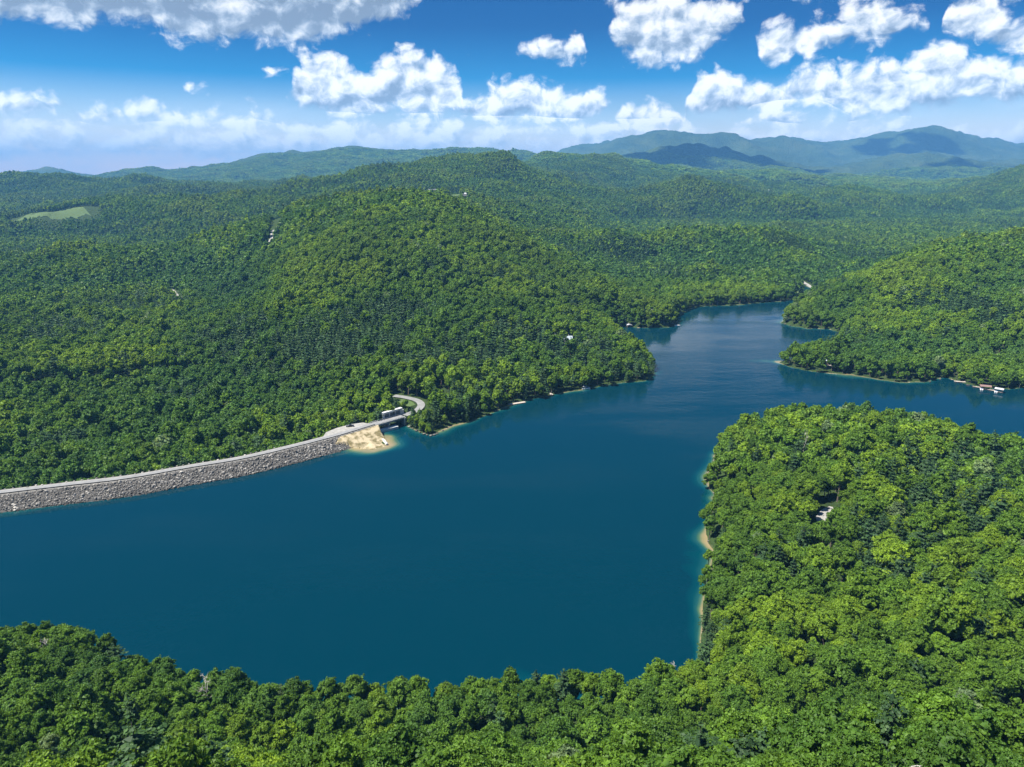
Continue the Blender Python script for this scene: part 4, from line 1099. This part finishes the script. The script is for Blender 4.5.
HOUSES = [ # roof px, py, turn, length, depth, wall height, roof rise, wall, roof, label
 (432,190.6,.15,24,12,6.5,3.5,M_wallw,M_roofd,'large pale house with dark roof beside dark pines on the high ridge',110),
 (465,194.2,-.2,10,7,3.4,2.4,M_wallw,M_roofw,'small white house at the right end of the ridge clearing',110),
 (566,337.6,.1,12,8,4.4,2.6,M_wallg,M_roofg,'grey house with long pale metal roof in trees above the lake point',12),
 (554,336.4,.4,8,7,3.2,2.2,M_wallb,M_roofd,'small brown outbuilding left of the pale roofed house above the point',10),
 (810.5,266.6,1.2,13,10,7,3.5,M_wallw,M_roofw,'bright white house in trees above the far end of the lake',40),
 (954,192.4,.1,20,12,6,4.,M_wallw,M_roofw,'lone white house high on the hazy hillside at right',80),
 (1001,355.6,.3,8,6,3.6,2.2,M_wallw,M_roofw,'white roofed house in woods above the right hand docks',14),
 (998.5,358.8,.8,6,5,3,1.8,M_wallw,M_roofw,'small white shed just below the white roofed house above the docks',12),
 (832,359.6,-.2,13,8,3.4,2.2,M_wallb,M_roofg,'brown cabin with pale roof in trees on the narrow lake point',8),
 (649,310.5,.2,11,8,4,2.4,M_wallg,M_roofd,'grey house half hidden in trees above the small cove',8),
 (437,361,.1,10,8,4,2.4,M_wallw,M_roofd,'small pale house deep in the woods on the middle hillside',24)]
def past_crest(px, py, ymin):
    """raise PY until the ray clears the wooded crest in front"""
    for k in range(14):
        if ray_ground(px, py, 15)[1] > ymin: break
        py -= .6
    return py
RIDGE_DY = min(past_crest(432, 190.6, 1560)-190.6, past_crest(450, 195, 1560)-195)-.8
def make_houses():
    for (px, py, rz, L, D, hw, hr, wl, rf, lab, gap), ym in zip(HOUSES[:10], YMIN):
        p = ray_ground(px, py+(RIDGE_DY if ym == 1620 else 0), hw+hr*.4, ym)
        make_house(p, rz+math.atan2(p[1], p[0])-math.pi/2, L, D, hw, hr, wl, rf, lab, gap=gap)
    p = ray_ground(162, 767.5, 6); make_house(p, .9, 10, 8, 3.6, 2.4, M_wallg, M_roofg, 'grey metal roof corner showing through trees at the bottom edge', gap=3, deck=False)
    # slim white tower far away on the right hand ridge
    p = ray_ground(768.5, 193.5, 0); root = empty('white_tower', tuple(p), 0, 'slim white tower rising from far woods above the lake inlet', 'tower')
    MB().tube((0,0,-2), (0,0,19), 1.0, .7, 12).build('shaft', M_wallw, root); MB().tube((0,0,19), (0,0,20.5), 1.3, 1.0, 12).build('head', M_white, root)
    clear_disc(p, 6)
make_houses()

# pale tracks, lots and fields draped on the ground ----------------------
def drape(name, pts, width, m, dz=.25, gap=0, above=0, clear=None, ymin=0):
    P = np.array([ray_ground(px, py, above, ymin) for px, py in pts]); L = smooth_line(P, 2.5)
    q = np.arange(len(L)); e0 = 1+.5*fbm(q/2.5, q*0+width, 5, 3); e1 = 1+.5*fbm(q/2.5, q*0-width, 9, 3); tp = np.clip(np.minimum(q, len(L)-1-q)/2.5+.25, 0, 1)
    def off(k, e): 
        o = L.copy(); o2 = offset_line(L, 1.0)-L; return o+o2*(k*width*e*tp)[:, None]
    rows = [off(-.5, e0), off(-.25, e0), L, off(.25, e1), off(.5, e1)]
    V = np.concatenate(rows); V[:, 2] = ground(V[:, 0], V[:, 1])+dz; n = len(L); i = np.arange(n-1)
    Fc = np.concatenate([np.stack([k*n+i, k*n+i+1, (k+1)*n+i+1, (k+1)*n+i], 1) for k in range(4)])
    tag(link(name, np_mesh(name, V, Fc, [m])), kind='structure')
    clear_line(P, clear or width/2+1.2)
    if gap:
        for p in P[::1]: view_gap(p, width*.5+1.8, gap)
drape('gravel_drive', [(831,507),(826.5,513),(823,518),(819.5,523)], 6.5, M_gravel, gap=25)
drape('gravel_drive', [(829.5,555),(832,563),(834,572)], 3.4, M_gravel, gap=20)
drape('gravel_track', [(437.5,389.5),(440,393),(443,397.5)], 5, M_gravel, gap=18)
drape('forest_road', [(170,289.5),(174,293.5),(181,301)], 9, M_gravel, gap=45)
drape('forest_road', [(115,288.6),(121,290)], 9, M_gravel, gap=40)
drape('forest_road', [(273,230),(271.5,237),(269,244)], 6, M_gravel, gap=55)
drape('forest_road', [(801,281),(806,284),(815,289.3)], 7, M_gravel, gap=20)
drape('ridge_lawn', [(437,195+RIDGE_DY),(455,196.3+RIDGE_DY),(472,195.5+RIDGE_DY)], 24, M_grass, gap=110, ymin=1620)
drape('pasture', [(24,217),(50,213),(84,208)], 85, M_grass, dz=1.2, gap=90, ymin=1700)
CLEAR.append((*ray_ground(283,212,5)[:2], *ray_ground(274,232,5)[:2], 11))

# ------------------------------------------------------------------ docks and boats
def make_dock(px, py, rz, L, wd, lab, roof=None, name='boat_dock'):
    p = hitz(px, py, .5); root = empty(name, (p[0], p[1], 0), rz, lab, 'dock')
    mb = MB(); n = int(L/.5)
    for k in range(n): mb.box((0, -L/2+.25+k*.5, .62), (wd, .46, .08))
    mb.box((-wd*.4, 0, .5), (.14, L, .16)).box((wd*.4, 0, .5), (.14, L, .16)); mb.build('deck', M_wood if roof is None else M_wood, root)
    for sx in (-1, 1):
        for sy in (-1, 1): MB().tube((sx*(wd/2+.1), sy*(L/2-.4), -1.5), (sx*(wd/2+.1), sy*(L/2-.4), 1.2 if roof is None else 3.0), .13, n=8).build('post', M_bark, root)
    if roof is not None:
        MB().prism([(-wd/2-.5,-L/2-.3,2.9),(wd/2+.5,-L/2-.3,2.9),(0,-L/2-.3,3.9)], (0, L+.6, 0)).build('canopy', roof, root)
make_dock(960,381.6,1.3,9,3.2,'pale wooden dock left of the group of docks on the right shore')
make_dock(977.5,387.0,1.1,7,2.6,'plain wooden dock at the left end of the right shore dock group')
make_dock(985,388.6,1.2,8,4.5,'dock with a dull reddish canopy in the middle of the right shore dock group', M_red)
make_dock(992.5,390.2,.9,7,2.6,'plain wooden dock just right of the reddish canopied dock')
make_dock(999,391.6,.8,6,3.4,'white roofed dock at the right end of the right shore dock group', M_roofw)
make_dock(628.5,326.4,.1,9,6,'white roofed boathouse dock in the small cove', M_roofw)
make_dock(603,332.2,.6,7,3,'short wooden dock at the head of the small cove')
make_dock(517,403.2,-1.1,15,3.0,'long pale wooden dock below the wooded middle shore')
make_dock(551,394,.2,6,2.4,'short dock between the long dock and the moored pontoon boat')
make_dock(796,303.5,1.2,8,3,'small dock by the far inlet of the lake')
def hull(L, wd, h, m, parent):
    secs = []
    for t in np.linspace(0, 1, 9):
        k = wd/2*(1-max(0, (t-.55)/.45)**2.2*.97); z = h*(1+.25*t*t); x = -L/2+L*t
        secs.append([(x,-k,z),(x,-k*.85,.12*h),(x,0,-.25*h*(1-t*.6)),(x,k*.85,.12*h),(x,k,z)])
    return MB().loft(secs).build('hull', m, parent)
def make_motorboat(px, py, rz, lab, L=6.5):
    p = hitz(px, py, .3); root = empty('motorboat', (p[0], p[1], .12), rz, lab, 'boat')
    hull(L, 2.3, .75, M_white, root)
    MB().prism([(.6,-.8,.78),(.75,-.8,.8),(.35,-.75,1.35),(.28,-.75,1.33)], (0, 1.6, 0)).build('windscreen', M_glass, root)
    for s in (-.5, .5): MB().box((-.7, s, .95), (.7, .6, .35), bev=.06).box((-1.05, s, 1.25), (.15, .6, .5), bev=.04).build('seat', M_blue, root)
    MB().box((-L/2-.2, 0, .7), (.5, .45, .75), bev=.08).tube((-L/2-.25,0,.4), (-L/2-.3,0,-.4), .1).build('outboard_motor', M_gate, root)
def make_pontoon(px, py, rz, lab):
    p = hitz(px, py, .3); root = empty('pontoon_boat', (p[0], p[1], .1), rz, lab, 'boat')
    for s in (-.9, .9): MB().tube((-3.4, s, .15), (3.3, s, .15), .33, n=12).tube((3.3, s, .15), (3.9, s, .35), .33, .08, 12).build('float', M_chrome, root)
    MB().box((0, 0, .56), (7.2, 2.6, .12), bev=.03).build('deck', M_white, root)
    MB().box((0, 1.22, .95), (6.8, .06, .7)).box((0, -1.22, .95), (6.8, .06, .7)).build('fence', M_white, root)
    c = MB().box((-1, 0, 2.75), (3.6, 2.5, .1), bev=.03).build('canopy', M_white, root)
    mb = MB()
    for x in (-2.6, .6):
        for s in (-1.15, 1.15): mb.tube((x, s, .6), (x, s, 2.72), .04)
    mb.build('canopy_frame', M_chrome, c)
    for x in (-2.4, 1.8): MB().box((x, .75, .85), (1.6, .7, .5), bev=.08).build('seat', M_blue, root)
make_motorboat(677.5,325.6,.05,'white motorboat running on open water off the small cove point', 7.5)
make_pontoon(586,388.9,.15,'white pontoon boat moored under the trees of the middle shore')
make_motorboat(996,391.8,.9,'white motorboat tied up between the two right hand docks',5.5)
make_motorboat(981.5,389.4,1.0,'white motorboat beside the reddish canopied dock',5.5)
# ------------------------------------------------------------------ the forest: nearest trees as things, the rest as one wood
def visible_share(T):
    """how many picture cells each tree's crown shows, nearer crowns covering farther ones"""
    zc = T['z']+10.5*T['scl'][:, 2]; px, py, dep = project(np.stack([T['x'], T['y'], zc], 1)); r = 4.6*T['scl'][:, 0]*F/dep
    ids = np.flatnonzero((T['dist'] < 800) & (px > -r) & (px < W+r) & (py > -r) & (py < H+r))
    buf = np.full((H, W), -1, np.int32)
    for i in ids[np.argsort(-T['dist'][ids])]:
        x0, x1 = int(max(0, px[i]-r[i])), int(min(W, px[i]+r[i]+1)); y0, y1 = int(max(0, py[i]-r[i])), int(min(H, py[i]+r[i]*.95+1))
        if x1 <= x0 or y1 <= y0: continue
        yy, xx = np.ogrid[y0:y1, x0:x1]; m = (xx-px[i])**2+(yy-py[i])**2 < r[i]**2
        buf[y0:y1, x0:x1][m] = i
    return np.bincount(buf[buf >= 0], minlength=len(T['x'])), px, py
T = plant()
cnt, TPX, TPY = visible_share(T)
LOOK = {'mid': 'mid green tree', 'lime': 'lime green tree', 'deep': 'deep green tree', 'silver': 'silvery tree', 'pine': 'dark feathery pine'}
def place_word(i):
    q = T['y'][i]
    return 'in near wood' if TPY[i] > 615 and TPX[i] < 700 or TPY[i] > 690 else ('on right peninsula' if TPX[i] > 690 and T['y'][i] < 520 else 'on far bank')
taken = set(); single = np.zeros(len(T['x']), bool)
def single_tree(i):
    key = (int(round(TPX[i]/W*100)), int(round(TPY[i]/H*100)))
    if not (0 < key[0] < 100 and 0 < key[1] <= 100): key = (min(99, max(1, key[0])), min(100, max(1, key[1])))
    pine = T['pine'][i]
    if (pine, key) in taken: return False
    taken.add((pine, key)); single[i] = True
    kind = T['kind'][i]; big = T['scl'][i, 0] > 1.12
    lab = '%s%s %s, %d percent across, %d percent down' % ('large ' if big else '', LOOK[kind], place_word(i), key[0], key[1])
    root = bpy.data.objects.new('pine_tree' if pine else 'broadleaf_tree', None); col.objects.link(root)
    root.location = (T['x'][i], T['y'][i], T['z'][i]-.2); root.rotation_euler = T['rot'][i]; root.scale = T['scl'][i]
    tag(root, lab, 'pine tree' if pine else 'tree', 'dark pines among the nearer trees' if pine else 'leafy trees of the near woods')
    k = int(T['vid'][i]) % (len(NEAR_P) if pine else len(NEAR_B))
    for nm, me in (('crown', (NEAR_P if pine else NEAR_B)[k]), ('trunk', (NEAR_PT if pine else NEAR_BT)[k])):
        o = bpy.data.objects.new(nm, me); col.objects.link(o); o.parent = root
        if nm == 'crown': o['tint'] = [float(v) for v in T['tint'][i]]
    return True
for want_pine, most, least in ((False, 300, 30), (True, 160, 25)):
    k = 0
    for i in np.argsort(-cnt):
        if cnt[i] < least or k >= most: break
        if T['pine'][i] == want_pine and not T['grove'][i]: k += single_tree(i)
    print('singles', want_pine, k)
# a few dead standing trees with bare pale branches
def dead_tree(px, py, h, lab, seed):
    p = ray_ground(px, py, h*.93); g = bare_branches(seed, h, 4.2)
    o = link('dead_tree', g.mesh('dead_tree', [M_pale_bark]), None, (p[0], p[1], p[2])); tag(o, lab, 'dead tree', 'bare dead trees in the woods')
dead_tree(912, 764, 15, 'bare pale dead tree in the near wood at the bottom right', 2)
dead_tree(806, 431, 20, 'bare dead tree standing on the far end of the right hand peninsula', 3)
dead_tree(205, 676, 19, 'bare grey dead tree on the near shore left of centre', 4)
dead_tree(674, 664, 17, 'bare grey dead tree at the corner of the near shore and the peninsula', 5)
dead_tree(45, 640, 18, 'bare grey dead tree in the wood at the far left', 6)
m = ~single
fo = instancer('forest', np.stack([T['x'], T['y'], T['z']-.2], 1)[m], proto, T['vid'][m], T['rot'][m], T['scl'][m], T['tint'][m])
tag(fo, 'dense green forest covering all the hills around the lake', 'forest', kind='stuff')
print('TREES', len(T['x']), 'single', int(single.sum()))
